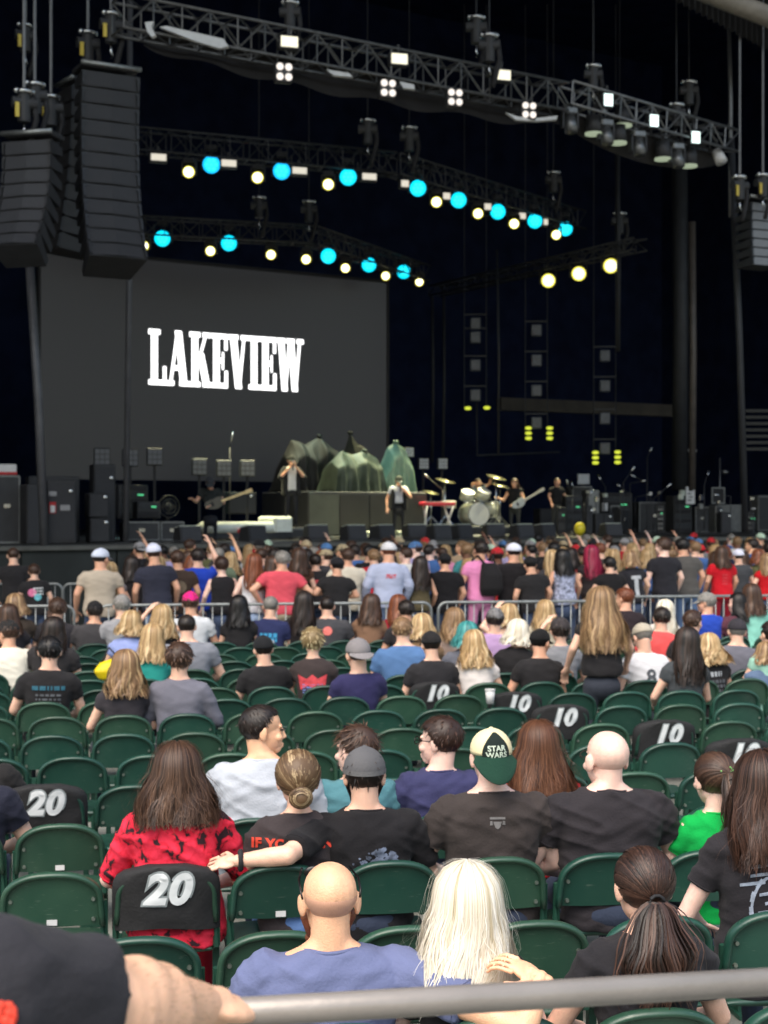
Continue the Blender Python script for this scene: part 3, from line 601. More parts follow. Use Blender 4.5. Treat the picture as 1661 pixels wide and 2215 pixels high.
def person_meshes(sit=True, top=1.36, wide=1.0, deep=1.0, fem=False, sleeve=.55, yaw=0, pitch=0, roll=0, lean=0.0, armL=None, armR=None, vox=.011, wr=.006, seed=0, headoff=(0, 0), handvox=.006, headvox=.006, hands=True, curlL=.6, curlR=.6, nL=(0, 0, 1), nR=(0, 0, 1), ears=True, gown=0.0, shw=1.0, hs=1.07, fL=None, fR=None):
    up = 0.0 if sit else .42; base = .45 + up; tn = 1.36 + up; k = (top - .24 - base) / (tn - .24 - base)
    Z = lambda z: base + (z + up - base) * k
    yo = lambda z: -.03 + lean * (z - base) + (.02 * math.sin((z - base) * 4))
    hw = lambda z0, w: w * wide * ((.93 if fem and z0 > .85 else (.90 if fem and .66 < z0 < .85 else 1.0)))
    sec = [((0, yo(Z(z)), Z(z)), hw(z, a) * (shw if z > .9 else 1), b * deep) for z, a, b in TORSO]
    shx = .178 * wide * (.92 if fem else 1) * shw; shz = Z(.992)
    if armL is None: armL = ((-.27 * wide, .06, Z(.74)), (-.15, .27, Z(.64))) if sit else ((-.26 * wide, -.02, Z(.76)), (-.25, .14, Z(.52)))
    if armR is None: armR = ((.27 * wide, .06, Z(.74)), (.15, .27, Z(.64))) if sit else ((.26 * wide, -.02, Z(.76)), (.25, .14, Z(.52)))
    hc = Vector((headoff[0], yo(Z(1.2)) + .035 + headoff[1], top - .115 * hs))
    HM = Matrix.Translation(hc) @ Matrix.Rotation(yaw, 4, 'Z') @ Matrix.Rotation(pitch, 4, 'X') @ Matrix.Rotation(roll, 4, 'Y') @ Matrix.Scale(hs, 4)
    body = MB(); body.loft([(c, max(.03, a - .012), max(.03, b - .012)) for c, a, b in sec], 2.4)
    nb = Vector((0, yo(Z(1.05)), Z(1.05))); nr = .052 if fem else .064
    body.cap(nb, HM @ Vector((0, -.022, -.02)), nr * 1.12, nr, 16); body.cap(nb + Vector((0, -.01, -.02)), HM @ Vector((0, -.035, -.03)), nr, nr * .9, 16)
    ar = .9 if fem else 1.0; ar *= (.6 + .4 * wide)
    HB = MB(); sh = {}
    for s, (e, w), cu, nn, ff in ((-1, armL, curlL, nL, fL), (1, armR, curlR, nR, fR)):
        S = Vector((s * shx, yo(shz), shz)); e, w = Vector(e), Vector(w); sh[s] = (S, e)
        body.cap(S, e, .060 * ar, .044 * ar); body.cap(e, e.lerp(w, .35), .045 * ar, .044 * ar); body.cap(e.lerp(w, .35), w, .044 * ar, .028 * ar)
        if hands: hand_prims(HB, w, ff or (w - e), nn, -s, cu)
    legs = MB()
    if sit:
        for s in (-1, 1):
            H, K, A = Vector((s * .085 * wide, .0, .53)), Vector((s * .13, .42, .52)), Vector((s * .13, .40, .11))
            legs.cap(H, K, .092 * wide, .066); legs.cap(K, A, .062, .045); legs.cap(A + Vector((0, -.03, -.05)), A + Vector((0, .14, -.065)), .042, .034)
        legs.ell((0, -.02, .53), (.19 * wide, .15 * deep, .11))
    else:
        for s in (-1, 1):
            H, K, A = Vector((s * .085 * wide, -.02, .92 * k + .02)), Vector((s * .105, .0, .50)), Vector((s * .115, -.04, .09))
            legs.cap(H, K, .092 * wide, .062); legs.cap(K, A, .060, .042); legs.cap(A + Vector((0, -.03, -.045)), A + Vector((0, .15, -.05)), .042, .036)
        legs.ell((0, -.02, .93 * k + .02), (.175 * wide, .13 * deep, .13))
    core = remesh(body, vox, 5)
    hd = MB(); head_prims(hd, HM, ears); hm = remesh(hd, headvox, 4)
    parts = [core, hm]; ids = [0, 0]
    if hands: parts.append(remesh(HB, handvox, 2)); ids.append(0)
    parts.append(eye_mesh(HM)); ids.append(1)
    bm_ = join(parts, 'body', ids)
    sm_ = MB(); ex = .008
    ssec = [(c, a + ex + (gown * (1.0 - min(1, max(0, (c[2] - base) / .5)))), b + ex + gown * (1.0 - min(1, max(0, (c[2] - base) / .5)))) for c, a, b in sec[:-1]]
    nt_ = ssec[-1]; ssec[-1] = (nt_[0], nt_[1] * .84, nt_[2] * 1.02)
    sm_.loft(ssec, 2.5)
    for s in (-1, 1):
        S, e = sh[s]
        if sleeve > 0:
            q = S.lerp(e, min(1, sleeve)); sm_.cap(S + Vector((-s * .015, 0, .0)), S.lerp(q, .3), .079 * ar + .004, .075 * ar + .003)
            sm_.rings([sm_.ring(S.lerp(q, t), e - S, (.073 - .010 * t) * ar, 14) for t in (0, .5, 1)])
            if sleeve > 1:
                w = Vector((armL if s < 0 else armR)[1]); sm_.cap(e, e.lerp(w, .4), .058 * ar, .054 * ar); sm_.rings([sm_.ring(e.lerp(w, t), w - e, (.054 - .012 * t) * ar, 14) for t in (.3, .94)])
        else:
            sm_.cap(S + Vector((-s * .06, 0, .02)), S + Vector((-s * .05, 0, -.02)), .05, .06)
    shirt = remesh(sm_, vox, 5); shirt.name = 'shirt'
    if wr: wrinkle(shirt, wr, seed)
    tr = remesh(legs, max(vox, .012), 4); tr.name = 'trousers'
    trim = []
    if vox < .012:
        tb = bmesh.new(); tb.from_mesh(shirt); bv = BVHTree.FromBMesh(tb); tb.free()
        (cx, cy, cz), a_, b_ = ssec[-1]; pts = []
        for i in range(33):
            an = i * math.pi / 16; q_ = Vector((cx + a_ * .86 * math.cos(an), cy + b_ * .88 * math.sin(an), cz - .012 - .012 * math.sin(an))); h_ = bv.find_nearest(q_)[0]; pts.append((h_ or q_) * .6 + q_ * .4)
        trim.append(('collar', MB().tube(pts, .0075, 6)))
        if 0 < sleeve <= 1:
            for s in (-1, 1):
                S, e = sh[s]; q_ = S.lerp(e, sleeve * .955); mb_ = MB(); rg = mb_.ring(q_, e - S, .0635 * ar, 24); pts = []
                for v_ in rg + rg[:1]:
                    h_ = bv.find_nearest(v_)[0]; pts.append(h_ if (h_ - v_).length < .02 else v_)
                trim.append(('sleeve_hem', mb_.tube(pts, .0035, 5)))
    return dict(body=bm_, shirt=shirt, trousers=tr, HM=HM, shz=shz, trim=trim)
# ------------------------------------------------------------------ people: hair and hats (head frame)
SK = Vector((.077, .097, .081)); SCN = Vector((0, -.014, .034))
def shell(thick, low=-.055, front=.06, jitter=.002, seg=40, rings=26, mbx=None, seed=1, high=9.0):
    """a skin of hair over the skull that sinks below the skin outside the hairline"""
    mb = mbx or MB(); rows = []
    for j in range(1, rings):
        t = math.pi * j / rings - math.pi / 2; q = []
        for i in range(seg):
            a = 2 * math.pi * i / seg; d = Vector((math.cos(t) * math.cos(a), math.cos(t) * math.sin(a), math.sin(t)))
            p = Vector((d.x * SK.x, d.y * SK.y, d.z * SK.z)) + SCN
            fy = d.y                                     # front-ness
            line = low + (front - low) * min(1, max(0, (fy + .25) / .75)) ** .8
            msk = min(1, max(0, (p.z - line) / .02 + .5))
            msk *= min(1, max(0, (high - p.z) / .03 + .5))
            nz = noise.noise(p * 38 + Vector((seed, 0, 0))) + .6 * noise.noise(p * 90)
            r = (thick + jitter * nz) * msk - .012 * (1 - msk)
            q.append(p + Vector((d.x, d.y, d.z * 1.05)) * r)
        rows.append(q)
    mb.rings(rows); return mb
def ribbon(mb, pts, w, out, av):
    n = len(pts); vs = []; mb.av = av
    aa = []
    for i, p in enumerate(pts):
        d = (pts[min(i + 1, n - 1)] - pts[max(i - 1, 0)]).normalized(); sd_ = d.cross(out[i])
        if sd_.length < 1e-5: sd_ = Vector((1, 0, 0))
        sd_.normalize(); ww = w * (1 - .75 * (i / (n - 1)) ** 3)
        bow = out[i].normalized() * (w * .09)
        vs += [p - sd_ * ww / 2, p + bow, p + sd_ * ww / 2]
        aa += [max(0, min(1, av + .18 * (i / (n - 1)) - .09))] * 3
    fs = []
    for i in range(n - 1):
        for c in (0, 1): fs.append((3 * i + c, 3 * i + c + 1, 3 * i + 4 + c, 3 * i + 3 + c))
    mb.add(vs, fs); mb.a[-len(aa):] = aa
def hair_short(thick=.014, n=500, low=-.06, front=.06, L=.03, seed=1, w=.007):
    rnd = random.Random(seed); mb = MB(); mb.av = .35; shell(thick, low, front, .003, mbx=mb, seed=seed)
    for _ in range(n):
        z = rnd.uniform(-.9, 1) ; a = rnd.uniform(0, 2 * math.pi); c = math.sqrt(max(0, 1 - z * z)); d = Vector((c * math.cos(a), c * math.sin(a), z))
        p = Vector((d.x * SK.x, d.y * SK.y, d.z * SK.z)) + SCN
        line = low + (front - low) * min(1, max(0, (d.y + .25) / .75)) ** .8
        if p.z < line + .012: continue
        crown = Vector((0, -.5, .87)); tdir = (d - crown); tdir = (tdir - d * tdir.dot(d)); tdir = tdir.normalized() if tdir.length > .05 else Vector((1, 0, 0))
        tdir = (tdir + Vector((rnd.gauss(0, .25), rnd.gauss(0, .25), rnd.gauss(0, .25)))).normalized()
        p0 = p + d * (thick * .6); pts = [p0, p0 + tdir * L * .5 + d * .005, p0 + tdir * L + d * rnd.uniform(-.002, .007)]
        ribbon(mb, pts, w, [d, d, d], rnd.uniform(.1, .9))
    return mb
def hair_long(L=.34, n=320, wave=.01, flare=.05, seed=1, w=.014, amax=115, front=.06, fall=.06, tuck=0.0, yb=-.135, thick=.016, part=.012, curl=0.0, narrow=1.0, shift=0.0, fly=0):
    rnd = random.Random(seed); mb = MB(); mb.av = .3; shell(thick, -.07, front, .003, mbx=mb, seed=seed)
    ws = SK + Vector((1, 1, 1)) * thick
    def path(a, lay, ln, ph, k=13, jit=0.0):
        pts = []; out = []
        for i in range(k):
            s = i / (k - 1)
            if s < .38:
                el = math.radians(89 - 99 * (s / .38)); c = math.cos(el)
                d = Vector((math.sin(a) * c, -math.cos(a) * c, math.sin(el))); l2 = lay * (.25 + .75 * s / .38); p = Vector((d.x * (ws.x + l2), d.y * (ws.y + l2), d.z * (ws.z + l2))) + SCN; p.x += part * (1 if math.sin(a) > 0 else -1) * (1 - s / .38) * .5
            else:
                g = (s - .38) / .62; d = Vector((math.sin(a), -math.cos(a), 0))
                x = math.sin(a) * (ws.x + lay + flare * math.sin(g * 1.7)) * (1 + (narrow - 1) * g); y = -math.cos(a) * (ws.y + lay + .01 * g) + SCN.y
                zz = SCN.z - math.sin(math.radians(10)) * ws.z - g * ln
                if a > -1.75 and a < 1.75:
                    tgt = yb - lay - .02 * g; blend = min(1, max(0, (-zz - .06) / .14)); 
                    y = min(y, y * (1 - blend) + tgt * blend) if abs(a) < 1.2 else y * (1 - blend * .6) + tgt * blend * .6
                x += wave * math.sin(g * 9 + ph) * g + jit * noise.noise(Vector((ph * 7, g * 2, 0))) * g; y += wave * .8 * math.cos(g * 8 + ph * 1.3) * g - abs(curl * g * math.sin(g * 14 + ph))
                x += shift * g * g; p = Vector((x, y, zz))
            pts.append(p); out.append(d)
        return pts, out
    A = math.radians(amax); NU = 40
    grid = [path(-A + 2 * A * i / (NU - 1), -.006, L * (.93 + .05 * math.sin(i * 1.7)), 0)[0] for i in range(NU)]
    k = len(grid[0]); mb.av = .25; mb.add([p for g in grid for p in g], [(i * k + j, i * k + j + 1, (i + 1) * k + j + 1, (i + 1) * k + j) for i in range(NU - 1) for j in range(k - 1)])
    for _ in range(n):
        a = rnd.uniform(-A, A); pts, out = path(a, rnd.uniform(0, .009), L * rnd.uniform(.8, 1.06), round(a * 5) * 1.1 + rnd.uniform(-.5, .5), jit=.03)
        ribbon(mb, pts, w * rnd.uniform(.6, 1.2), out, min(1, max(0, .5 + .35 * noise.noise(Vector((a * 6, seed, 0))) * 2 + rnd.uniform(-.25, .25))))
    for _ in range(fly):
        a = rnd.uniform(-A, A); pts, out = path(a, rnd.uniform(.012, .034), L * rnd.uniform(.5, 1.15), rnd.uniform(0, 6), jit=.09); ribbon(mb, pts, .0018, out, rnd.uniform(.4, 1))
    return mb
def hair_tail(tie=(0, -.125, .0), L=.3, n=150, seed=1, w=.011, spread=.045, wave=.014, thick=.011, drop=(0, -.03), bun=0.0, scalp=220):
    rnd = random.Random(seed); mb = MB(); mb.av = .35; shell(thick, -.06, .07, .0015, mbx=mb, seed=seed); tie = Vector(tie)
    for _ in range(scalp):                                # hair combed back from the hairline to the tie
        a = rnd.uniform(-math.pi, math.pi); fr = max(0, -math.cos(a)); d0 = Vector((math.sin(a), -math.cos(a), 0))      # a = 0 is the nape
        zl = (-.062 + .125 * min(1, fr * 1.15) + (.02 if .4 < abs(a) < 2 else 0)) - SCN.z; ez = max(-.98, min(.98, zl / SK.z)); c0 = math.sqrt(1 - ez * ez); d0 = Vector((d0.x * c0, d0.y * c0, ez))
        dt = (tie - SCN); dt = Vector((dt.x / SK.x, dt.y / SK.y, dt.z / SK.z)).normalized(); lay = thick + rnd.uniform(0, .004); pts = []; out = []
        lift = Vector((math.sin(a) * .5 + rnd.gauss(0, .10), 0, 1.15 * fr + .15 + rnd.gauss(0, .10)))
        for i in range(11):
            t_ = i / 10; d = d0 * (1 - t_) + dt * t_ + lift * (t_ * (1 - t_) * 2.6); d.normalize()
            q = Vector((d.x * (SK.x + lay), d.y * (SK.y + lay), d.z * (SK.z + lay))) + SCN; pts.append(q); out.append(d)
        ribbon(mb, pts, w * 1.3, out, min(1, max(0, .45 + .5 * noise.noise(Vector((a * 5, seed, lift.x * 3))) + rnd.uniform(-.16, .16))))
    if bun:
        mb.av = .4; mb.ell(tie + Vector((0, -.012, -.005)), (bun, bun * .7, bun * .9), None, 16, 10)
        for _ in range(70):
            c = rnd.uniform(0, 6.28); pts = []; out = []; r = bun * rnd.uniform(.5, 1.0); th = rnd.uniform(.2, .6)
            for i in range(7):
                t = c + i * .45; o_ = Vector((math.cos(t) * r, -.012 - bun * th * math.sqrt(max(0, 1.2 - (r / bun) ** 2)) - .006, math.sin(t) * r * .9)); pts.append(tie + o_); out.append(Vector((o_.x, -.03, o_.z)).normalized())
            ribbon(mb, pts, w, out, rnd.uniform(.05, 1))
    elif L:
        for _ in range(n):
            ax = rnd.gauss(0, .4); ay = rnd.gauss(0, .4); ph = rnd.uniform(0, 6.28) if wave > .02 else round(ax * 4) * .9; pts = []; out = []; ln = L * rnd.uniform(.75, 1.05)
            for i in range(13):
                g = i / 12; r = spread * (.28 + 1.0 * math.sin(min(1, g * 1.15) * 2.2))
                pts.append(tie + Vector((ax * r + drop[0] * g + wave * math.sin(g * 11 + ph) * g, ay * r * .6 + drop[1] * min(1, g * 2.2) - .012, -ln * g + .012 * math.sin(min(1, g * 4) * 3.1)))); out.append(Vector((ax, -.8 + ay * .4, .1)))
            ribbon(mb, pts, w, out, min(1, max(0, .45 + .3 * math.sin(ax * 9) + rnd.uniform(-.3, .3))))
    return mb
def hcap(M, mb):
    mb.v = [tuple(M @ Vector(v)) for v in mb.v]; return mb
def cap_meshes(back=False, M=None, brimtilt=-.12, panel=False):
    f = -1 if back else 1
    dome = MB(); rows = []
    for j in range(12):
        t = math.radians(-8 + 96 * j / 11); q = []
        for i in range(36):
            a = 2 * math.pi * i / 36; k = 1.0 + (.05 if math.sin(a) * f > .3 and t > .3 else 0)
            q.append(Vector((.090 * math.cos(t) * math.cos(a), .110 * math.cos(t) * math.sin(a), .092 * math.sin(t) * k + (.010 * math.cos(a * 3) * 0))) + SCN + Vector((0, 0, .004)))
        rows.append(q)
    dome.rings(rows); dome.ell(SCN + Vector((0, 0, .098)), (.010, .010, .006), None, 8, 5)
    brim = MB(); nu, nv = 15, 6
    def bf(u, v):
        a = math.radians(-62 + 124 * u); r = .108 + v * .072 * math.cos(a * .9) ** .5
        x = math.sin(a) * (.088 + v * .02); y = f * (math.cos(a) * (.108) + v * .072 * math.cos(a * 1.05)); z = SCN.z - .004 + brimtilt * v * .3 * math.cos(a * 1.25) - 1.6 * x * x * (1 if not back else .3)
        return Vector((x, y + SCN.y, z))
    brim.grid(bf, nu, nv); o_ = len(brim.v); brim.grid(lambda u, v: bf(u, v) + Vector((0, 0, -.004)), nu, nv)
    ed = [i for i in range(nu * (nv - 1), nu * nv)]; brim.f += [(ed[i], ed[i + 1], ed[i + 1] + o_, ed[i] + o_) for i in range(nu - 1)]; brim.m += [0] * (nu - 1)
    if M is not None: hcap(M, dome); hcap(M, brim)
    return fixn(dome.mesh('crown', True)), fixn(brim.mesh('brim', True))
# ------------------------------------------------------------------ templates for people further away
TPL = {}
def tpl(key):
    if key in TPL: return TPL[key]
    a = dict(vox=.016, handvox=.009, headvox=.009, wr=.006, seed=len(TPL))
    TPL[key] = person_meshes(**{**a, **dict(
        sit_m={}, sit_f=dict(fem=True, sleeve=.4, wide=.92), sit_big=dict(wide=1.2, deep=1.2), sit_l=dict(yaw=.8), sit_r=dict(yaw=-.8), sit_down=dict(pitch=-.35, lean=.12), sit_long=dict(sleeve=2),
        sit_kid=dict(top=1.22, wide=.85), sit_hand=dict(armL=((-.3, .02, 1.1), (-.12, .12, 1.3)), fem=True, wide=.92),
        stand_m=dict(sit=False, top=1.76), stand_f=dict(sit=False, top=1.66, fem=True, wide=.92, sleeve=.4), stand_t=dict(sit=False, top=1.66, fem=True, wide=.9, sleeve=0), stand_big=dict(sit=False, top=1.8, wide=1.18, deep=1.2),
        stand_up=dict(sit=False, top=1.74, armR=((.3, .12, 1.52), (.2, .2, 1.8))), stand_x=dict(sit=False, top=1.74, armL=((-.29, -.02, 1.2), (-.05, .2, 1.22)), armR=((.29, -.02, 1.2), (.06, .22, 1.15))),
        stand_l=dict(sit=False, top=1.75, yaw=.7), stand_r=dict(sit=False, top=1.75, yaw=-.7), stand_long=dict(sit=False, top=1.76, sleeve=2), stand_hip=dict(sit=False, top=1.74, armL=((-.36, -.06, 1.2), (-.2, .06, .98)), armR=((.36, -.06, 1.2), (.2, .06, .98)), wide=1.05))[key]})
    return TPL[key]
HT = {}
def htpl(key, pk):
    k = (key, pk)
    if k in HT: return HT[k]
    M = tpl(pk)['HM']; mw = dict(w=.014)
    mb = dict(short=lambda: hair_short(.013, 260, w=.010), crop=lambda: hair_short(.005, 0), long=lambda: hair_long(.25, 130, w=.016, flare=.03), bob=lambda: hair_long(.13, 110, w=.02, amax=125), wavy=lambda: hair_long(.24, 170, .02, .05, 5, .015), curly=lambda: hair_long(.19, 200, .03, .07, 6, .016, curl=.03),
              xlong=lambda: hair_long(.36, 150, .014, .03, 7, .016), tail=lambda: hair_tail(n=60, w=.016, scalp=110), bun=lambda: hair_tail(bun=.042, w=.015, scalp=90, tie=(0, -.13, .02)), messy=lambda: hair_short(.02, 320, w=.011, L=.045), ring=lambda: hair_short(.005, 0, low=-.06, front=.2))[key]()
    me = hcap(M, mb).mesh('hair', True, True); HT[k] = me; return me
CT = {}
def ctpl(back, pk):
    k = (back, pk)
    if k not in CT: CT[k] = cap_meshes(back, tpl(pk)['HM'])
    return CT[k]
SKN = dict(l=(236, 190, 166), m=(222, 170, 142), p=(242, 202, 186), d=(120, 82, 64), o=(236, 184, 148))
EXPO = 1.0
def person(label, loc, rz, pk, shirt, hair=('short', 'brown'), capc=None, trouser=(52, 56, 66), sk='l', sc=(1, 1, 1), group=None, back=False, brim=None):
    T = tpl(pk); r = thing('person', label, 'person', loc, rz, group, sc)
    ob('body', T['body'], [skin(SKN[sk]), EYE], r)
    ob('shirt', T['shirt'], shirt if not isinstance(shirt, tuple) else cloth(shirt), r); ob('trousers', T['trousers'], cloth(trouser), r)
    if hair: ob('hair', htpl(hair[0], pk), HAIR[hair[1]], r)
    if capc:
        d, b = ctpl(back, pk); c = ob('cap', d, cloth(capc), r); ob('brim', b, cloth(brim or capc), c)
    return r
# ------------------------------------------------------------------ seats
ROWS = [4.63, 5.69, 6.76, 7.80, 8.85, 9.93, 10.9, 11.9, 12.8, 13.65, 14.45, 15.25, 16.05, 16.85, 17.65, 18.4]
PH = [.85, .085, -.94, -.155, -1.9, 2.4, 2.07, 1.41, 1.12, .46, .2, .05, -.1, .15, .3, 0]
PITCH = .485; SW = .425
def hwid(z):                       # outline half width of the back at height z (0 bottom .. 1 top)
    return SW / 2 * (1.0 if z < .45 else (max(0, 1 - ((z - .45) / .55) ** 3.2)) ** .5)
BH, BZ = .235, .585
def bow(x, z): return -.205 - .04 * z - .03 * (1 - (2 * x / SW) ** 2)
def outline(n=26):
    pts = []
    for i in range(n + 1):
        t = i / n * math.pi; c, s_ = math.cos(t), math.sin(t)
        x = SW / 2 * .965 * math.copysign(abs(c) ** .66, c); zz = .40 + .60 * abs(s_) ** .78
        zz -= .10 * (abs(x) / (SW / 2)) ** 2 * abs(s_); pts.append((x, zz))
    return [(SW / 2, .0), (SW / 2 * .985, .2)] + pts + [(-SW / 2 * .985, .2), (-SW / 2, .0)]
OUT = outline()
def SP(x, z, dy=0.0): return Vector((x, bow(x, z) + dy, BZ + BH * z))
def seat_meshes():
    pan = MB(); rows = []
    half = [(x, z) for x, z in OUT if x >= -1e-6]
    NZ = 14; zs = [max(z for x, z in OUT) * (i / (NZ - 1)) * .985 + .01 for i in range(NZ)]
    def xat(z):
        best = SW / 2
        for (xa, za), (xb, zb) in zip(half[:-1], half[1:]):
            if za <= z <= zb and zb > za: best = xa + (xb - xa) * (z - za) / (zb - za)
        if z >= max(q for _, q in half): best = .02
        return best
    NX = 13
    pan.grid(lambda a, b: SP((2 * a - 1) * xat(zs[round(b * (NZ - 1))]) * .985, zs[round(b * (NZ - 1))], .004), NX, NZ)
    o_ = len(pan.v); pan.grid(lambda a, b: SP((2 * a - 1) * xat(zs[round(b * (NZ - 1))]) * .985, zs[round(b * (NZ - 1))], .020), NX, NZ)
    rim = MB(); R = []
    for i, (x, z) in enumerate(OUT):
        a = SP(*OUT[max(0, i - 1)]); b = SP(*OUT[min(len(OUT) - 1, i + 1)]); R.append(rim.ring(SP(x, z, .004), b - a, .0145, 12, .026, (0, 1, 0)))
    rim.rings(R)
    sp = MB(); rr = []
    for j, (y, dz) in enumerate(((-.19, .0), (-.17, .008), (-.05, -.006), (.1, -.004), (.2, .004), (.235, -.01), (.24, -.03))):
        rr.append([Vector((SW / 2 * .96 * math.cos(t) * (1 if abs(math.cos(t)) < .99 else 1), y, .452 + dz - .012 * math.cos(t) ** 2 * 0 + .012 * math.sin(t))) for t in [2 * math.pi * i / 16 for i in range(16)]])
    sp.rings(rr)
    leg = MB(); leg.box((0, -.06, .22), (.03, .05, .44)); leg.box((0, -.06, .012), (.06, .16, .02)); leg.tube([(0, -.06, .43), (0, -.185, .47), (0, -.20, .69)], .016, 6); leg.box((0, .03, .43), (.028, .24, .03))
    bolt = MB(); bolt.cyl((0, .006, 0), (0, -.006, 0), .011, .008, 10)
    return [fixn(pan.mesh('backrest', True)), fixn(rim.mesh('rim', True)), fixn(sp.mesh('seat_pan', True)), fixn(leg.mesh('leg')), bolt.mesh('bolt')]
SM = seat_meshes()
seat_at = []
def seat_pos(r, x):
    return Vector((x, ROWS[r] + KR * x, 0))
def make_seat(r, x):
    y = ROWS[r] + KR * x; p = Vector((x, y, 0)) + Vector((-math.sin(AR), math.cos(AR), 0)) * .235
    t = thing('stadium_seat', 'x', 'seat', p, AR + random.uniform(-.02, .02)); faded = random.random() < .3; g = GREEN2 if faded else GREEN
    ob('backrest', SM[0], g, t); ob('rim', SM[1], g, t); ob('seat_pan', SM[2], g, t)
    for s in (-1, 1):
        l = ob('leg', SM[3], GFRAME, t); l.location = (s * (SW / 2 + .005), 0, 0)
    if r < 8:
        for sx in (-1, 1):
            for z in (.12, .5):
                q = SP(sx * SW * .41, z, .0); b = ob('bolt', SM[4], BOLT, t); b.location = q
    if r < 9 and (r * 7 + int(x * 10)) % 5 == 0:
        MB().box(SP(.0, .10, -.002), (.044, .006, .024)).build('number_plate', WHITEP, t)
    seat_at.append([t, r, x, None]); return t
for r, z in enumerate(ROWS):
    half = z * .262 + .45; x = PH[r]
    while x - PITCH > -half: x -= PITCH
    while x < half:
        make_seat(r, x); x += PITCH
def nearest_seat(r, x):
    return min((s for s in seat_at if s[1] == r), key=lambda s: abs(s[2] - x))
# black numbered covers
def cover(r, x, num, lbl):
    s = nearest_seat(r, x); t = thing('seat_cover', lbl, 'cover', s[0].location, s[0].rotation_euler.z)
    s[3] = ('cover', num)
    mb = MB(); rr = []; n = 30
    def ring(off, z0, front):
        pass
    NX, NZ = 25, 12
    def f(a, b):
        x_ = (2 * a - 1); z = -.10 + 1.20 * b; k = (1 - abs(x_) ** 7 * .0); hw = SW / 2 * 1.10 * (1 if z < .5 else max(.0, 1 - ((z - .5) / .62) ** 4.0) ** .5) if True else 0
        zz = z + (.03 * math.sin(x_ * 3 + r) - .015 * x_ ** 2 if b < .15 else 0)
        fold = .006 * noise.noise(Vector((x_ * 3, z * 4, r * 3.1))) + .004 * noise.noise(Vector((x_ * 8, z * 9, r)))
        return Vector((x_ * max(hw, .04), bow(x_ * hw, z) - .030 + fold + .034 * abs(x_) ** 6, BZ + BH * zz))
    mb.grid(f, NX, NZ)
    o_ = len(mb.v)
    mb.grid(lambda a, b: Vector((f(a, b).x, f(a, b).y * 0 + bow(f(a, b).x, b) + .045, f(a, b).z)), NX, NZ)
    top = [(NZ - 1) * NX + i for i in range(NX)]; lf = [j * NX for j in range(NZ)]; rt = [j * NX + NX - 1 for j in range(NZ)]
    for ed in (top, lf, rt):
        for i in range(len(ed) - 1): mb.f.append((ed[i], ed[i + 1], ed[i + 1] + o_, ed[i] + o_)); mb.m.append(0)
    me = fixn(mb.mesh('sleeve', True)); ob('sleeve', me, mat('cover_cloth', (30, 30, 32), 0.8, 0, 0.15, 8, 0.3, 60), t)
    for txt, sz, bo, off, m in ((num, .185, .016, .005, mat('numeral_edge', (150, 158, 160), .7, 0, .05)), (num, .185, .008, .008, mat('numeral', (226, 230, 232), .6, 0, .05))):
        ob('numeral' if m.name.startswith('numeral') and off > .006 else 'numeral_outline', press(text_mesh(txt, sz, bo, .22, 1.08), me, .0, BZ + BH * .66, off, -.02, .03), m, t)
cover(2, -.94, '20', 'black seat cover marked 20 behind the red tie dye shirt')
cover(4, -1.9, '20', 'black seat cover marked 20 on an empty seat by the aisle')
cover(5, 2.4, '10', 'black cover marked 10 in the row nearest the girl with green clip')
cover(6, 2.07, '10', 'black cover marked 10 two seats beyond the man in black with bald head')
cover(7, 1.41, '10', 'black cover marked 10 beyond the long brown haired woman')
cover(8, 1.12, '10', 'black cover marked 10 beside a white cup on the seat')
cover(9, .46, '10', 'black cover marked 10 on the seat of the man in black cap')
# ------------------------------------------------------------------ rail
ra, rb = P(-900, 2272, 2.05), P(2100, 2098, 2.49)
rl = thing('guard_rail', 'grey painted pipe rail in front of the seats', 'rail', (ra.x, ra.y, .7))
ro = Vector((ra.x, ra.y, .7))
MB().cyl(ra - ro, rb - ro, .0215, seg=24).build('handrail', RAILM, rl, True)
MB().cyl(ra - ro + Vector((0, 0, -.42)), rb - ro + Vector((0, 0, -.42)), .017, seg=16).build('lower_rail', RAILM, rl, True)
for k in (.08, .97):
    q = ra.lerp(rb, k); MB().cyl(Vector((q.x, q.y, .7)) - ro, q - ro - Vector((0, 0, .015)), .019, seg=14).build('post', RAILM, rl, True)
# ------------------------------------------------------------------ crowd barriers
def barrier_meshes(L=2.3, H=1.1):
    fr = MB(); r = .12; pts = [(-L / 2, 0, .12)]
    for k in range(6): a = math.pi - k * math.pi / 10; pts.append((-L / 2 + r + r * math.cos(a), 0, H - r + r * math.sin(a)))
    for k in range(6): a = math.pi / 2 - k * math.pi / 10; pts.append((L / 2 - r + r * math.cos(a), 0, H - r + r * math.sin(a)))
    pts.append((L / 2, 0, .12)); fr.tube(pts, .021, 8, (0, 1, 0)); fr.cyl((-L / 2, 0, .18), (L / 2, 0, .18), .019, seg=8)
    bar = MB().cyl((0, 0, .18), (0, 0, H), .0095, seg=6); ft = MB(); ft.tube([(0, -.3, .012), (0, -.05, .06), (0, 0, .14), (0, .05, .06), (0, .3, .012)], .018, 6)
    return fr.mesh('frame', True), bar.mesh('bar', True), ft.mesh('foot', True)
BM3 = barrier_meshes()
def barrier(c, rz, label):
    t = thing('crowd_barrier', label, 'barrier', c, rz, 'steel barriers around the pit')
    ob('frame', BM3[0], GALV, t)
    for k in range(17):
        b = ob('bar', BM3[1], GALV, t); b.location = (-1.15 + 2.3 * (k + 1) / 18, 0, 0)
    for s in (-1, 1):
        b = ob('foot', BM3[2], GALV, t); b.location = (s * .85, 0, 0)
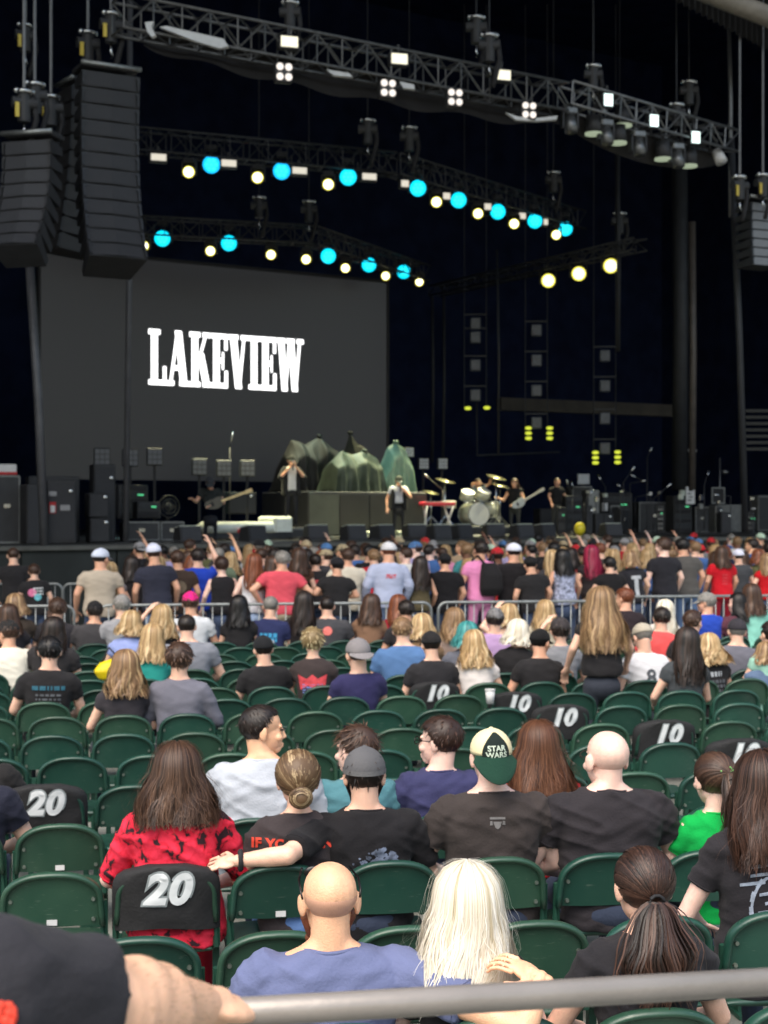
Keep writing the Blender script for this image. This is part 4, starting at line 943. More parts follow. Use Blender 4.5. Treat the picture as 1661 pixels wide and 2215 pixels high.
for ul, lb_ in ((-220, 'steel barrier whose rounded end meets a gap near the man in tan shirt'), (214, 'steel barrier behind the pink cap'), (578, 'steel barrier behind the man in salmon shirt'), (948, 'steel barrier starting with rounded corner by the pink shirt'), (1300, 'steel barrier in front of the man in grey shirt and jeans'), (1625, 'steel barrier in front of the red shirt')):
    y0 = 21.3 if ul < 1280 else 22.3
    y = yl(ul, y0, KR); a = Vector(((ul - CU) / F * y, y, 0)); d = Vector((math.cos(AR), math.sin(AR), 0)); barrier(a + d * 1.15, AR, lb_)
for ul, lb_ in ((-150, 'farther steel barrier behind the man in plain black shirt'), (137, 'farther steel barrier behind the white cap and tan shirt')):
    y = yl(ul, 27.3, .05); a = Vector(((ul - CU) / F * y, y, 0)); barrier(a + Vector((1.15, .05, 0)), .05, lb_)

# ------------------------------------------------------------------ front people
MARK = []
def root_at(r, u, dy=.18):
    t = (u - CU) / F; y = (ROWS[r] + dy) / (1 - KR * t); return Vector((t * y, y, 0))
def fg(label, r, u, v, shirt, sk='l', hair=None, hm='brown', trouser=(50, 58, 76), rz=None, px=None, arms=None, **kw):
    c = root_at(r, u); y = c.y; top = CH - (v - CV) / F * y
    rzv = AR if rz is None else rz; dx, dyy = px or (0, 0)
    h = Vector((-math.sin(rzv), math.cos(rzv), 0)); loc = c + h * .015
    inv = (Matrix.Translation(loc) @ Matrix.Rotation(rzv, 4, 'Z')).inverted()
    for key in ('armL', 'armR'):
        if arms and key in arms: kw[key] = tuple(inv @ P(*q) for q in arms[key])
    d = person_meshes(top=top, **{**dict(vox=.0095, headvox=.005, handvox=.0045, wr=.011, seed=len(MARK)), **kw})
    t = thing('person', label, 'person', loc, rzv)
    ob('body', d['body'], [skin(SKN[sk] if isinstance(sk, str) else sk), EYE], t)
    s = ob('shirt', d['shirt'], cloth(shirt) if isinstance(shirt, tuple) else shirt, t); ob('trousers', d['trousers'], cloth(trouser), t)
    for nm_, mb_ in d['trim']: ob(nm_, mb_.mesh(nm_, True), s.material_slots[0].material, s)
    if hair is not None: ob('hair', hcap(d['HM'], hair).mesh('hair', True, True), HAIR[hm], t)
    MARK.append((t, r)); ns = nearest_seat(r, c.x)
    if ns[3] is None: ns[3] = ('person', label)
    elif ns[3][0] == 'cover': pass
    d['t'] = t; d['shirt_ob'] = s; d['inv'] = inv; d['loc'] = loc; return d
def tie_dye():
    m = bpy.data.materials.new('tie_dye'); m.use_nodes = True; nt = m.node_tree; b = nt.nodes['Principled BSDF']; tc = nt.nodes.new('ShaderNodeTexCoord')
    n = nt.nodes.new('ShaderNodeTexNoise'); n.inputs['Scale'].default_value = 22; n.inputs['Detail'].default_value = 3; n.inputs['Distortion'].default_value = .6
    n2 = nt.nodes.new('ShaderNodeTexNoise'); n2.inputs['Scale'].default_value = 4; mx = nt.nodes.new('ShaderNodeMath'); mx.operation = 'MULTIPLY_ADD'; mx.inputs[1].default_value = .55
    nt.links.new(tc.outputs['Object'], n.inputs['Vector']); nt.links.new(tc.outputs['Object'], n2.inputs['Vector']); nt.links.new(n2.outputs['Fac'], mx.inputs[0]); nt.links.new(n.outputs['Fac'], mx.inputs[2])
    r = nt.nodes.new('ShaderNodeValToRGB'); e = r.color_ramp.elements; e[0].position = .66; e[0].color = lin((40, 14, 24)) + (1,); e[1].position = .74; e[1].color = lin((205, 22, 50)) + (1,)
    e2 = r.color_ramp.elements.new(.9); e2.color = lin((226, 44, 72)) + (1,)
    nt.links.new(mx.outputs[0], r.inputs['Fac']); nt.links.new(r.outputs['Color'], b.inputs['Base Color']); b.inputs['Roughness'].default_value = .9; return m
DKT = (44, 42, 44)
# row of the bald man
d = fg('bald man in blue shirt with his arm around the platinum blonde woman', 0, 715, 1868, (102, 110, 146), 'o', shell(.0016, -.075, .25, .0004, high=.035), 'fade', wide=1.16, deep=1.1, shw=1.06, vox=.008,
       hs=1.1, arms=dict(armR=((1130, 2228, 4.58), (1168, 2118, 4.66))), curlR=.7, nR=(.2, -.5, .8), fR=(-.8, .3, .42))
bt = hair_short(.012, 260, low=-.2, front=-.2, seed=4); bd = MB(); bd.av = .4
for s in (-1, 1): bd.cap((s * .06, .03, -.05), (s * .035, .075, -.125), .022, .02)
bd.cap((-.04, .07, -.12), (.04, .07, -.12), .024, .024); ob('beard', hcap(d['HM'], bd).mesh('beard', True, True), HAIR['red'], d['t'])
sg = MB()
for s in (-1, 1): sg.tube([d['HM'] @ Vector(q) for q in ((s * .07, .10, .075), (s * .086, .02, .06), (s * .086, -.03, .04), (s * .082, -.045, .02))], .0035, 6)
for s in (-1, 1): sg.ell(d['HM'] @ Vector((s * .036, .098, .062)), (.028, .008, .02), d['HM'].to_3x3(), 12, 8)
ob('sunglasses', sg.mesh('sunglasses', True), GLASSM, d['t'])
d = fg('platinum blonde woman in black top beside the bald man in blue', 0, 1013, 1880, (34, 33, 35), 'p', hair_long(.265, 1700, .012, .04, 11, .0055, amax=120, yb=-.15, thick=.02, curl=.005, shift=-.035, fly=45, part=.004), 'platinum', fem=True, wide=.93, sleeve=.5)
d = fg('woman in black shirt with a wavy dark ponytail', 0, 1398, 1843, (40, 39, 43), 'l', hair_tail((0, -.118, -.012), .30, 620, 3, .006, .095, .016, scalp=460, drop=(-.005, -.035)), 'dbrown', fem=True, wide=1.02, deep=1.05)
el = MB().tube([d['HM'] @ Vector((.022 * math.cos(a), -.128, -.012 + .02 * math.sin(a))) for a in [i * math.pi / 5 for i in range(11)]], .006, 6); ob('hair_tie', el.mesh('hair_tie', True), BLACK2, d['t'])
# right edge woman, second row
d = fg('woman in black shirt with white brushed ring print and dark long hair', 1, 1648, 1632, (42, 40, 44), 'p', hair_long(.30, 800, .012, .05, 15, .006, yb=-.14, fly=80), 'dbrown', fem=True, wide=1.06, deep=1.05)
rp = []
for k in range(40):
    a0, a1 = k * math.pi / 20, (k + 1) * math.pi / 20; w0 = .014 + .004 * math.sin(k * 1.9); rp.append([(.105 * math.cos(a0), .12 * math.sin(a0)), (.105 * math.cos(a1), .12 * math.sin(a1)), ((.105 + w0) * math.cos(a1), (.12 + w0) * math.sin(a1)), ((.105 + w0) * math.cos(a0), (.12 + w0) * math.sin(a0))])
for k in range(9):
    z = .15 - k * .036; l = random.uniform(.05, .12); x = random.uniform(-.05, .02) - (.06 if k < 3 else 0); rp.append([(x - l / 2, z), (x + l / 2, z + .012), (x + l / 2, z + .026), (x - l / 2, z + .012)])
PRW = mat('white_print', (150, 160, 176), .8, 0, .25, 60)
ob('print', press(flat_poly(rp), d['shirt'], .02, d['shz'] - .20, .004), PRW, d['t'])
cd, cb = cap_meshes(False, d['HM']); c = ob('cap', cd, cloth((30, 30, 33)), d['t']); ob('brim', cb, cloth((30, 30, 33)), c)
# third row
d = fg('woman with long brown hair in red and black tie dye shirt', 2, 383, 1614, tie_dye(), 'p', hair_long(.215, 1000, .012, .07, 21, .006, yb=-.14, amax=125, fly=110), 'brown', fem=True, wide=1.12, deep=1.1, sleeve=1.0, gown=.015, trouser=(150, 24, 44))
ns = nearest_seat(2, -.94)
d = fg('woman with streaked bun in charcoal shirt with red lettering', 2, 645, 1632, (58, 52, 54), 'l', hair_tail((0, -.125, -.045), 0, 0, 5, .005, thick=.018, bun=.05, scalp=460), 'streak', fem=True, wide=.98, trouser=(90, 120, 170))
for i, txt in enumerate(("IF YOU DON'T", 'KNOW')):
    ob('print', press(text_mesh(txt, .060, .0025, 0, 1.05), d['shirt'], -.01 if i == 0 else -.085, d['shz'] - .03 - i * .058, .004, 0, .02), ORANGE, d['t'])
d = fg('man in backward grey cap with tattooed arm along the next seat', 2, 790, 1624, (30, 29, 32), 'l', hair_short(.008, 200, seed=6, w=.006), 'dark', wide=1.14, deep=1.08, yaw=-.12, sleeve=.8,
       arms=dict(armL=((622, 1850, 6.62), (512, 1862, 6.66))), curlL=.9, nL=(-.3, -.5, .8))
cd, cb = cap_meshes(True, d['HM'], -.2); c = ob('cap', cd, cloth((92, 92, 95)), d['t'])
st = MB()
st.rings([[d['HM'] @ (SCN + Vector((.0925 * math.cos(a), .1125 * math.sin(a), z))) for a in [i * math.pi / 18 for i in range(36)]] for z in (-.012, .008)], False); ob('sweatband', st.mesh('sweatband', True), cloth((104, 104, 106)), c)
bd = MB(); bd.av = .2
for s in (-1, 1): bd.cap((s * .062, .02, -.04), (s * .04, .07, -.10), .02, .022)
bd.cap((-.04, .075, -.105), (.04, .075, -.105), .022, .022); ob('beard', hcap(d['HM'], bd).mesh('beard', True, True), HAIR['black'], d['t'])
pr = []; rnd = random.Random(3)
for k in range(110):
    x = rnd.gauss(0, .055); z = rnd.gauss(0, .034) - abs(x) * .3; n = rnd.randint(4, 7); r0 = rnd.uniform(.005, .016); pr.append([(x + r0 * rnd.uniform(.5, 1.4) * math.cos(i * 6.283 / n), z + r0 * rnd.uniform(.5, 1.3) * math.sin(i * 6.283 / n)) for i in range(n)])
pm = press(flat_poly(pr), d['shirt'], .05, d['shz'] - .12, .004, 0, .02)
ob('print', pm, mat('splash_print', (98, 108, 128), .85, 0, .8, 30), d['t'])
wt = MB(); wv = Vector(d['inv'] @ P(520, 1861, 6.66)); wt.tube([wv + Vector((0, .04 * math.cos(a), .04 * math.sin(a))) for a in [i * math.pi / 6 for i in range(13)]], .012, 6); ob('wristband', wt.mesh('wristband', True), BLACK2, d['t'])
d = fg('man in cream and black lettered cap worn backward and charcoal shirt', 2, 1063, 1584, (60, 54, 53), 'p', hair_short(.006, 0), 'dblond', wide=1.2, deep=1.12)
cd, cb = cap_meshes(True, d['HM'], -.36); c = ob('cap', cd, cloth((226, 214, 172)), d['t']); ob('brim', cb, cloth((26, 58, 46)), c)
pn = MB()
def pf(a, b):
    az = math.radians(-40 + 80 * a) * (1 - .8 * b ** 2.2); t = math.radians(-10 + 68 * b); return d['HM'] @ (SCN + Vector((.0925 * math.cos(t) * math.sin(az), -.1135 * math.cos(t) * math.cos(az), .095 * math.sin(t) * 1.05 + .004)))
pn.grid(pf, 15, 10); ob('front_panel', fixn(pn.mesh('front_panel', True)), cloth((30, 40, 37)), c)
cm = pn.mesh('tmpc')
hx, hz = d['HM'].translation.x, d['HM'].translation.z
for i, tx in enumerate(('STAR', 'WARS')):
    ob('lettering', press(text_mesh(tx, .034, .001, 0, 1.05), cm, hx, hz + .064 - .029 * i, .003, .04, .008), mat('cap_letter', (200, 214, 196), .7, 0, .1), c)
ob('print', press(flat_poly([[(-.035, .02), (.035, .02), (.035, .03), (-.035, .03)], [(-.02, .01), (.02, .01), (.012, -.015), (0, -.024), (-.012, -.015)], [(-.034, .012), (-.024, .014), (-.022, -.004), (-.036, -.006)], [(.034, .012), (.024, .014), (.022, -.004), (.036, -.006)]]), d['shirt'], 0, d['shz'] - .028, .004), mat('grey_print', (108, 106, 106), .8, 0, .2, 40), d['t'])
d = fg('bald man with thin glasses in plain black shirt', 2, 1315, 1582, (46, 43, 47), 'p', None, 'fade', wide=1.32, deep=1.25, yaw=.2, shw=.98, wr=.014, hs=1.2)
gl = MB()
for s in (-1, 1):
    gl.tube([d['HM'] @ Vector(q) for q in ((s * .062, .098, .01), (s * .082, .05, .012), (s * .086, -.012, .014))], .0022, 6)
    gl.tube([d['HM'] @ Vector((s * .036 + .026 * math.cos(a), .104, .006 + .018 * math.sin(a))) for a in [i * math.pi / 6 for i in range(13)]], .002, 6)
ob('glasses', gl.mesh('glasses', True), mat('wire_glasses', (70, 60, 55), .3, .6, 0), d['t'])
d = fg('girl in bright green shirt with a green clip in her hair', 2, 1550, 1634, (12, 160, 72), 'p', hair_tail((.01, -.11, .05), .27, 260, 9, .007, .06, .012, scalp=400, drop=(.03, -.05)), 'brown', fem=True, wide=.86, deep=.9, yaw=.1)
cl = MB()
for k in range(26): cl.ell(d['HM'] @ (Vector((.01, -.112, .058)) + Vector((random.gauss(0, .014), random.gauss(0, .004), random.gauss(0, .010)))), .005, None, 6, 4)
ob('hair_clip', cl.mesh('hair_clip', True), mat('clip_green', (130, 196, 110), .3, 0, .2, 80), d['t'])
# fourth row
d = fg('man in light grey shirt turning his head to show his profile', 3, 568, 1530, (178, 184, 194), 'o', hair_short(.011, 420, seed=14, w=.006, low=-.055, front=.075), 'dark', wide=1.2, deep=1.12, yaw=-1.25, rz=AR - .25, sleeve=.8, headvox=.0042)
d = fg('young person with smooth brown hair in teal shirt', 3, 770, 1575, (78, 124, 134), 'p', hair_short(.016, 620, seed=16, w=.006, L=.06, low=-.045, front=.055), 'brown', yaw=.75, wide=.95, headvox=.0042)
d = fg('boy with glasses and short brown hair in navy shirt', 3, 952, 1556, (56, 57, 92), 'p', hair_short(.016, 640, seed=18, w=.006, L=.03), 'dbrown', yaw=.95, wide=1.0, headvox=.0042)
gl = MB()
for s in (-1, 1):
    gl.tube([d['HM'] @ Vector(q) for q in ((s * .062, .098, .012), (s * .082, .05, .012), (s * .086, -.012, .012))], .003, 6)
    gl.tube([d['HM'] @ Vector((s * .036 + .028 * math.cos(a), .104, .006 + .02 * math.sin(a))) for a in [i * math.pi / 6 for i in range(13)]], .003, 6)
ob('glasses', gl.mesh('glasses', True), GLASSM, d['t'])
d = fg('woman with long straight chestnut hair in red shirt', 3, 1166, 1566, (196, 34, 44), 'p', hair_long(.29, 1000, .008, .07, 27, .006, yb=-.14, amax=125, fly=80), 'chest', fem=True, wide=.98)
# partly seen at the edge
fg('person in black shirt cut off beside the aisle seat marked 20', 4, -62, 1560, (36, 35, 36), 'l', hair_short(), 'dark', wide=1.12)
fg('person in dark navy shirt cut off beside the faded aisle seat', 3, -78, 1590, (36, 38, 52), 'l', hair_short(), 'dark', wide=1.15)
# the man leaning on the rail
loc = Vector((-.68, 1.5, .7)); t = thing('person', 'man in black shirt leaning his bare forearm on the rail', 'person', loc); L_ = lambda p: Vector(p) - loc
S, E, W = P(-14, 2160, 1.86), P(238, 2186, 1.99), P(432, 2176, 2.18)
nk = Vector((-.68, 1.92, 1.83)); hip = Vector((-.70, 1.40, 1.52))
bd = MB(); bd.cap(L_(hip), L_((-.69, 1.78, 1.68)), .16, .16, 20); bd.cap(L_(nk) + Vector((0, -.06, -.08)), L_(nk) + Vector((0, .09, .07)), .065, .06); bd.cap(L_(S), L_((-.9, 1.88, 1.74)), .075, .075)
bd.cap(L_(S), L_(E), .072, .070, 18); bd.cap(L_(E), L_(E.lerp(W, .4)), .071, .067, 18); bd.cap(L_(E.lerp(W, .4)), L_(W), .065, .034, 18); bd.ell(L_(E.lerp(W, .25)) + Vector((0, -.01, .008)), (.06, .075, .066))
S2, E2, W2 = Vector((-.92, 1.86, 1.72)), Vector((-1.0, 2.02, 1.66)), Vector((-.82, 2.18, 1.68)); bd.cap(L_(S2), L_(E2), .06, .05); bd.cap(L_(E2), L_(W2), .05, .032)
hb = MB(); hand_prims(hb, L_(W), Vector((.055, .085, -.03)), (.15, -.1, 1), -1, .75, 1.2); hand_prims(hb, L_(W2), Vector((.1, .05, -.03)), (0, 0, 1), 1, .7)
HM = Matrix.Translation(L_(nk) + Vector((0, .16, .13))) @ Matrix.Rotation(-.3, 4, 'X'); hd = MB(); head_prims(hd, HM)
ob('body', join([remesh(bd, .006, 8), remesh(hd, .006, 4), remesh(hb, .004, 3), eye_mesh(HM)], 'body', [0, 0, 0, 1]), [mat('skin', (236, 188, 156), .46, 0, .08, 22, .15, 110, .4, sss=.1), EYE], t)
sh_ = MB(); sh_.cap(L_(hip), L_((-.69, 1.78, 1.66)), .185, .19, 24); sh_.cap(L_(S) + Vector((-.03, 0, .0)), L_((-.9, 1.88, 1.74)), .105, .1, 20); sh_.cap(L_((-.69, 1.75, 1.66)), L_(nk) + Vector((0, -.04, -.05)), .19, .09, 20)
q = S.lerp(E, .78); sh_.rings([sh_.ring(L_(S.lerp(q, k)), E - S, .094 - .004 * k, 20) for k in (0, .5, 1)]); sh_.ell(L_(S), (.095, .095, .1)); sh_.rings([sh_.ring(L_(S2.lerp(E2, k)), E2 - S2, .085, 16) for k in (0, .8)])
sm_ = remesh(sh_, .007, 8); wrinkle(sm_, .012, 4); so_ = ob('shirt', sm_, cloth((44, 44, 49)), t)
lg = MB()
for s in (-1, 1): lg.cap(L_(hip) + Vector((s * .09, 0, -.03)), L_((-.70 + s * .11, 1.42, 1.15)), .1, .07); lg.cap(L_((-.70 + s * .11, 1.42, 1.15)), L_((-.70 + s * .11, 1.36, .79)), .068, .05); lg.cap(L_((-.70 + s * .11, 1.33, .745)), L_((-.70 + s * .11, 1.5, .74)), .043, .036)
ob('trousers', remesh(lg, .012, 4), cloth((44, 48, 60)), t); ob('hair', hcap(HM, hair_short(.012, 300)).mesh('hair', True, True), HAIR['brown'], t)
bvb = bmesh.new(); bvb.from_mesh([c_ for c_ in t.children if c_.name.startswith('body')][0].data); bva = BVHTree.FromBMesh(bvb); bvb.free(); ah = MB(); ar_ = random.Random(8)
ax_ = (L_(W) - L_(E)).normalized(); u1 = ax_.cross(Vector((0, 0, 1))).normalized(); u2 = u1.cross(ax_)
for k in range(260):
    an = ar_.uniform(-1.9, 1.9); o_ = L_(E).lerp(L_(W), ar_.uniform(-.05, .93)); dr = u1 * math.sin(an) + u2 * math.cos(an); h = bva.ray_cast(o_ + dr * .2, -dr)
    if h[0] is None: continue
    dd = (ax_ * ar_.uniform(.5, 1) + u1 * ar_.uniform(-.4, .4) + h[1] * .28).normalized(); ribbon(ah, [h[0], h[0] + dd * .005, h[0] + dd * .010 - h[1] * .001], .0005, [h[1]] * 3, ar_.uniform(.3, .9))
ob('arm_hair', ah.mesh('arm_hair', True, True), HAIR['dblond'], t)
fp = MB()
for k in range(16):
    c = P(random.uniform(-40, 26), random.uniform(2180, 2240), 1.60); fp.ell(L_(c), (.010, .006, .012), None, 8, 5)
bvt = bmesh.new(); bvt.from_mesh(sm_); bv = BVHTree.FromBMesh(bvt); bvt.free()
fp = MB()
for k in range(26):
    d_ = (P(random.uniform(-40, 26), random.uniform(2180, 2260), 1) - Vector((0, 0, CH))).normalized(); h = bv.ray_cast(L_(Vector((0, 0, CH))), d_)
    if h[0] is not None: fp.ell(h[0] - d_ * .002, (.008, .004, .010), None, 8, 5)
if fp.v: ob('print', fp.mesh('print', True), ORANGE, t)
# ------------------------------------------------------------------ seated people further away
JR = random.Random(5); BK = (38, 37, 39); CH_ = (62, 60, 63)
def seated(u, v, pk, hair, shirt, label, capc=None, back=False, sk='l', r=None, brim=None, wide=1.0, yaw=0.0):
    T_top = tpl(pk)['HM'].translation.z + .115
    if r is None:
        dep = 1.06 * F / (v - CV); r = min(range(len(ROWS)), key=lambda i: abs(ROWS[i] + .18 + KR * (u - CU) / F * dep - dep))
    c = root_at(r, u); top = CH - (v - CV) / F * c.y + (.012 if capc is None else -.0); k = min(1.12, max(.84, top / T_top))
    p = person(label, c, AR + yaw + JR.uniform(-.22, .22), pk, shirt, hair, capc, sk=sk, sc=(k * wide * 1.03, k, k), back=back, brim=brim)
    p.rotation_euler.y = JR.uniform(-.06, .06); p.rotation_euler.x = JR.uniform(-.05, .03)
    ns = nearest_seat(r, c.x)
    if ns[3] is None: ns[3] = ('person', label)
    return p, tpl(pk), c
def prt(res, me2, m, dz=-.12, dx=0.0, name='print'):
    p, T, c = res; ob(name, press(me2, T['shirt'], dx, T['shz'] + dz, .006, 0, .03), m, p)
def disc(r, n=20): return flat_poly([[(r * math.cos(i * 6.2832 / n), r * math.sin(i * 6.2832 / n)) for i in range(n)]])
def bars(rows, w, h, gap, seed=1):
    rnd = random.Random(seed); out = []
    for k in range(rows):
        x = -w / 2
        while x < w / 2:
            l = rnd.uniform(.012, .05); out.append([(x, -k * gap), (min(w / 2, x + l), -k * gap), (min(w / 2, x + l), -k * gap + h), (x, -k * gap + h)]); x += l + .012
    return flat_poly(out)
TEALP = mat('teal_print', (40, 96, 116), .8, 0, .2, 40); CORAL = mat('coral_print', (226, 120, 112), .8, 0, .1); BLUEP = mat('blue_print', (60, 150, 196), .8, 0, .2, 40); GREYP = mat('pale_print', (176, 180, 186), .8, 0, .15, 40); DGP = mat('dim_print', (86, 90, 96), .8, 0, .3, 40); REDPR = mat('red_print', (205, 70, 78), .8, 0, .2, 30)
q = seated(98, 1383, 'sit_m', ('short', 'black'), BK, 'man with cropped dark hair in black shirt with teal lettering'); prt(q, bars(1, .26, .035, .05, 2), TEALP, -.06); prt(q, bars(3, .2, .018, .035, 3), DGP, -.11)
seated(260, 1413, 'sit_f', ('wavy', 'dblond'), (56, 53, 58), 'woman with long tied back blond hair in dark grey top', r=7)
seated(391, 1398, 'sit_long', ('messy', 'brown'), (108, 108, 120), 'young man with short brown hair in grey sweatshirt', r=7)
seated(317, 1357, 'sit_f', ('long', 'blond'), (46, 150, 140), 'woman with straight blond hair in turquoise top')
seated(412, 1334, 'sit_big', ('crop', 'dark'), (130, 133, 142), 'balding man in mid grey shirt')
seated(32, 1346, 'sit_l', ('short', 'brown'), (225, 220, 206), 'man in black cap and cream white shirt', (40, 41, 42), sk='m')
seated(103, 1340, 'sit_m', ('long', 'dark'), (50, 48, 50), 'long dark haired man with reddened ear in charcoal hoodie')
seated(115, 1300, 'sit_m', ('messy', 'brown'), (48, 46, 50), 'person with tousled brown hair and dark jacket behind the charcoal hoodie')
seated(44, 1290, 'sit_f', ('bob', 'dblond'), (60, 52, 46), 'person with dark blond bob and brown jacket at the row end')
seated(28, 1312, 'sit_f', ('long', 'brown'), (40, 38, 42), 'person with long brown hair and dark scarf near the cream shirt')
seated(196, 1304, 'sit_big', ('short', 'dark'), (66, 64, 66), 'broad man in black cap and wide charcoal shirt', (34, 34, 36), sk='m')
seated(262, 1290, 'sit_m', ('short', 'grey'), (150, 150, 154), 'person in grey knit cap and pale grey top', (140, 138, 136))
seated(270, 1327, 'sit_f', ('bob', 'blond'), (148, 162, 214), 'blond person in light blue shirt by the yellow bag')
seated(340, 1314, 'sit_hand', ('wavy', 'blond'), BK, 'woman with very blond wavy hair in black raising a hand')
seated(421, 1284, 'sit_m', ('short', 'brown'), (205, 208, 212), 'person in hot pink cap and white top', (236, 40, 134), sk='m')
seated(522, 1293, 'sit_f', ('long', 'black'), BK, 'woman with long black hair in black beside a white chair back')
q = seated(580, 1294, 'sit_m', ('crop', 'grey'), (44, 50, 88), 'grey haired man in navy shirt with blue back print'); prt(q, bars(2, .2, .05, .055, 5), BLUEP, -.12); prt(q, bars(1, .14, .05, .05, 6), GREYP, -.2)
seated(648, 1284, 'sit_f', ('xlong', 'dark'), (36, 32, 34), 'woman with very long dark hair in black by the round print')
q = seated(708, 1294, 'sit_big', ('crop', 'dark'), (70, 70, 74), 'man with cropped hair in dark grey shirt with coral round print'); prt(q, disc(.055), CORAL, -.04)
seated(790, 1290, 'sit_f', ('long', 'brown'), (130, 100, 80), 'brown haired woman in tan strappy top')
seated(855, 1292, 'sit_f', ('long', 'red'), (156, 24, 52), 'woman with auburn hair in crimson shirt')
seated(882, 1303, 'sit_m', ('short', 'dark'), (48, 46, 49), 'dark haired man in black behind the broad blue shirt', sk='m')
seated(885, 1342, 'sit_big', ('short', 'dblond'), (84, 118, 164), 'broad man with fair hair in plain blue shirt')
seated(920, 1333, 'sit_f', ('bob', 'blond'), (150, 120, 90), 'person with bright blond bob beyond the broad blue shirt')
seated(972, 1321, 'sit_f', ('wavy', 'dblond'), (150, 130, 120), 'woman with layered ash blond hair')
seated(1010, 1351, 'sit_m', ('bob', 'teal'), (96, 98, 108), 'person with teal dyed hair in grey shirt')
seated(1063, 1319, 'sit_m', ('short', 'dark'), (180, 148, 190), 'man in grey cap and lavender checked shirt', (120, 120, 122))
seated(583, 1379, 'sit_m', ('crop', 'dark'), BK, 'man in dark cap with grey brim and black shirt', (30, 31, 34), r=9, brim=(150, 156, 166))
q = seated(682, 1366, 'sit_f', ('messy', 'twotone'), (60, 52, 52), 'person with black and yellow hair and dark hoodie with red graphic'); prt(q, flat_poly([[(-.13, .06), (-.05, .02), (0, .06), (.05, .02), (.13, .06), (.11, -.08), (.04, -.04), (0, -.07), (-.04, -.04), (-.11, -.08)]]), REDPR, -.10); prt(q, bars(4, .18, .012, .024, 8), mat('blue_stripe', (110, 130, 190), .8, 0, .2), -.14)
seated(778, 1386, 'sit_kid', ('crop', 'brown'), (48, 46, 84), 'boy in backward grey cap and navy shirt', (132, 128, 130), True)
seated(940, 1371, 'sit_m', ('crop', 'dark'), (44, 43, 46), 'man in black cap with black shirt on a seat marked 10', (36, 35, 36), r=9)
seated(1040, 1370, 'sit_f', ('wavy', 'blond'), (226, 218, 214), 'woman with wavy honey blond hair in white top', r=9)
seated(1157, 1366, 'sit_r', ('crop', 'black'), BK, 'man in sideways black cap and black shirt', (26, 26, 28), r=9, sk='m')
seated(1104, 1346, 'sit_f', ('bob', 'platinum'), BK, 'woman with pale blond bob in black')
seated(1220, 1340, 'sit_hand', ('short', 'dark'), (130, 132, 138), 'person in dark cap with bare arm raised to the shoulder', (62, 58, 60))
q = seated(1403, 1355, 'sit_down', ('crop', 'grey'), (224, 224, 228), 'man in tan cap and white jersey with number 8', (176, 168, 152)); prt(q, text_mesh('8', .2, .006), DGP, -.13)
seated(1421, 1319, 'sit_m', ('short', 'dark'), (220, 84, 84), 'dark haired person in coral red shirt')
seated(1493, 1326, 'sit_r', ('short', 'brown'), (44, 42, 44), 'brown haired man in black looking aside by the blue polo')
seated(1470, 1364, 'sit_f', ('xlong', 'dark'), (66, 70, 74), 'woman with long dark hair in grey green jacket')
q = seated(1546, 1376, 'sit_f', ('curly', 'blond'), (42, 40, 42), 'curly blond woman in black shirt with white lettering', r=9); prt(q, text_mesh('CREW', .07, .003), GREYP, -.07) if False else prt(q, bars(1, .12, .05, .05, 9), GREYP, -.06); prt(q, bars(3, .2, .035, .05, 10), DGP, -.13)
seated(1585, 1343, 'sit_big', ('crop', 'grey'), (104, 104, 114), 'man in dark cap and slate grey shirt', (52, 50, 56))
seated(1640, 1397, 'sit_f', ('bob', 'dblond'), (96, 116, 146), 'dark blond person in denim jacket', r=9)
seated(1530, 1285, 'sit_l', ('short', 'grey'), (42, 74, 178), 'grey capped man in royal blue polo', (140, 138, 134), sk='m')
seated(1598, 1288, 'sit_l', ('long', 'black'), (90, 54, 66), 'woman with black hair and pale face in plum top', sk='p')
seated(1636, 1268, 'sit_f', ('long', 'brown'), (140, 206, 190), 'brown haired woman in mint green top')
seated(1655, 1350, 'sit_f', ('tail', 'dark'), (150, 196, 180), 'person in pale mint shirt near the patterned scarf')
seated(1357, 1277, 'sit_l', ('short', 'red'), (48, 40, 44), 'bearded man in dark shirt looking aside near the tall blonde', sk='m')
seated(1430, 1302, 'sit_f', ('xlong', 'platinum'), (212, 206, 200), 'person in off white hood with pale hair')
seated(1171, 1303, 'sit_f', ('wavy', 'blond'), (190, 180, 160), 'wavy blond woman in beige close to the barrier')
seated(1095, 1312, 'sit_hand', ('bob', 'blond'), (226, 186, 160), 'blond person holding up a phone with both hands', sk='l')
# the tall woman standing among the seats
y = 13.9; c = P(1300, 1107, y); c.z = 0; tp = CH - (1274 - CV) / F * y
p_ = person('woman standing among the seats with very long highlighted blond hair', c, AR, 'stand_f', BK, None, sc=(1.12, 1.1, tp / 1.66))
M = tpl('stand_f')['HM']; ob('hair', hcap(M, hair_long(.42, 700, .018, .075, 31, .010, yb=-.15, thick=.022, curl=.012, fly=60)).mesh('hair', True, True), HAIR['dblond'], p_)

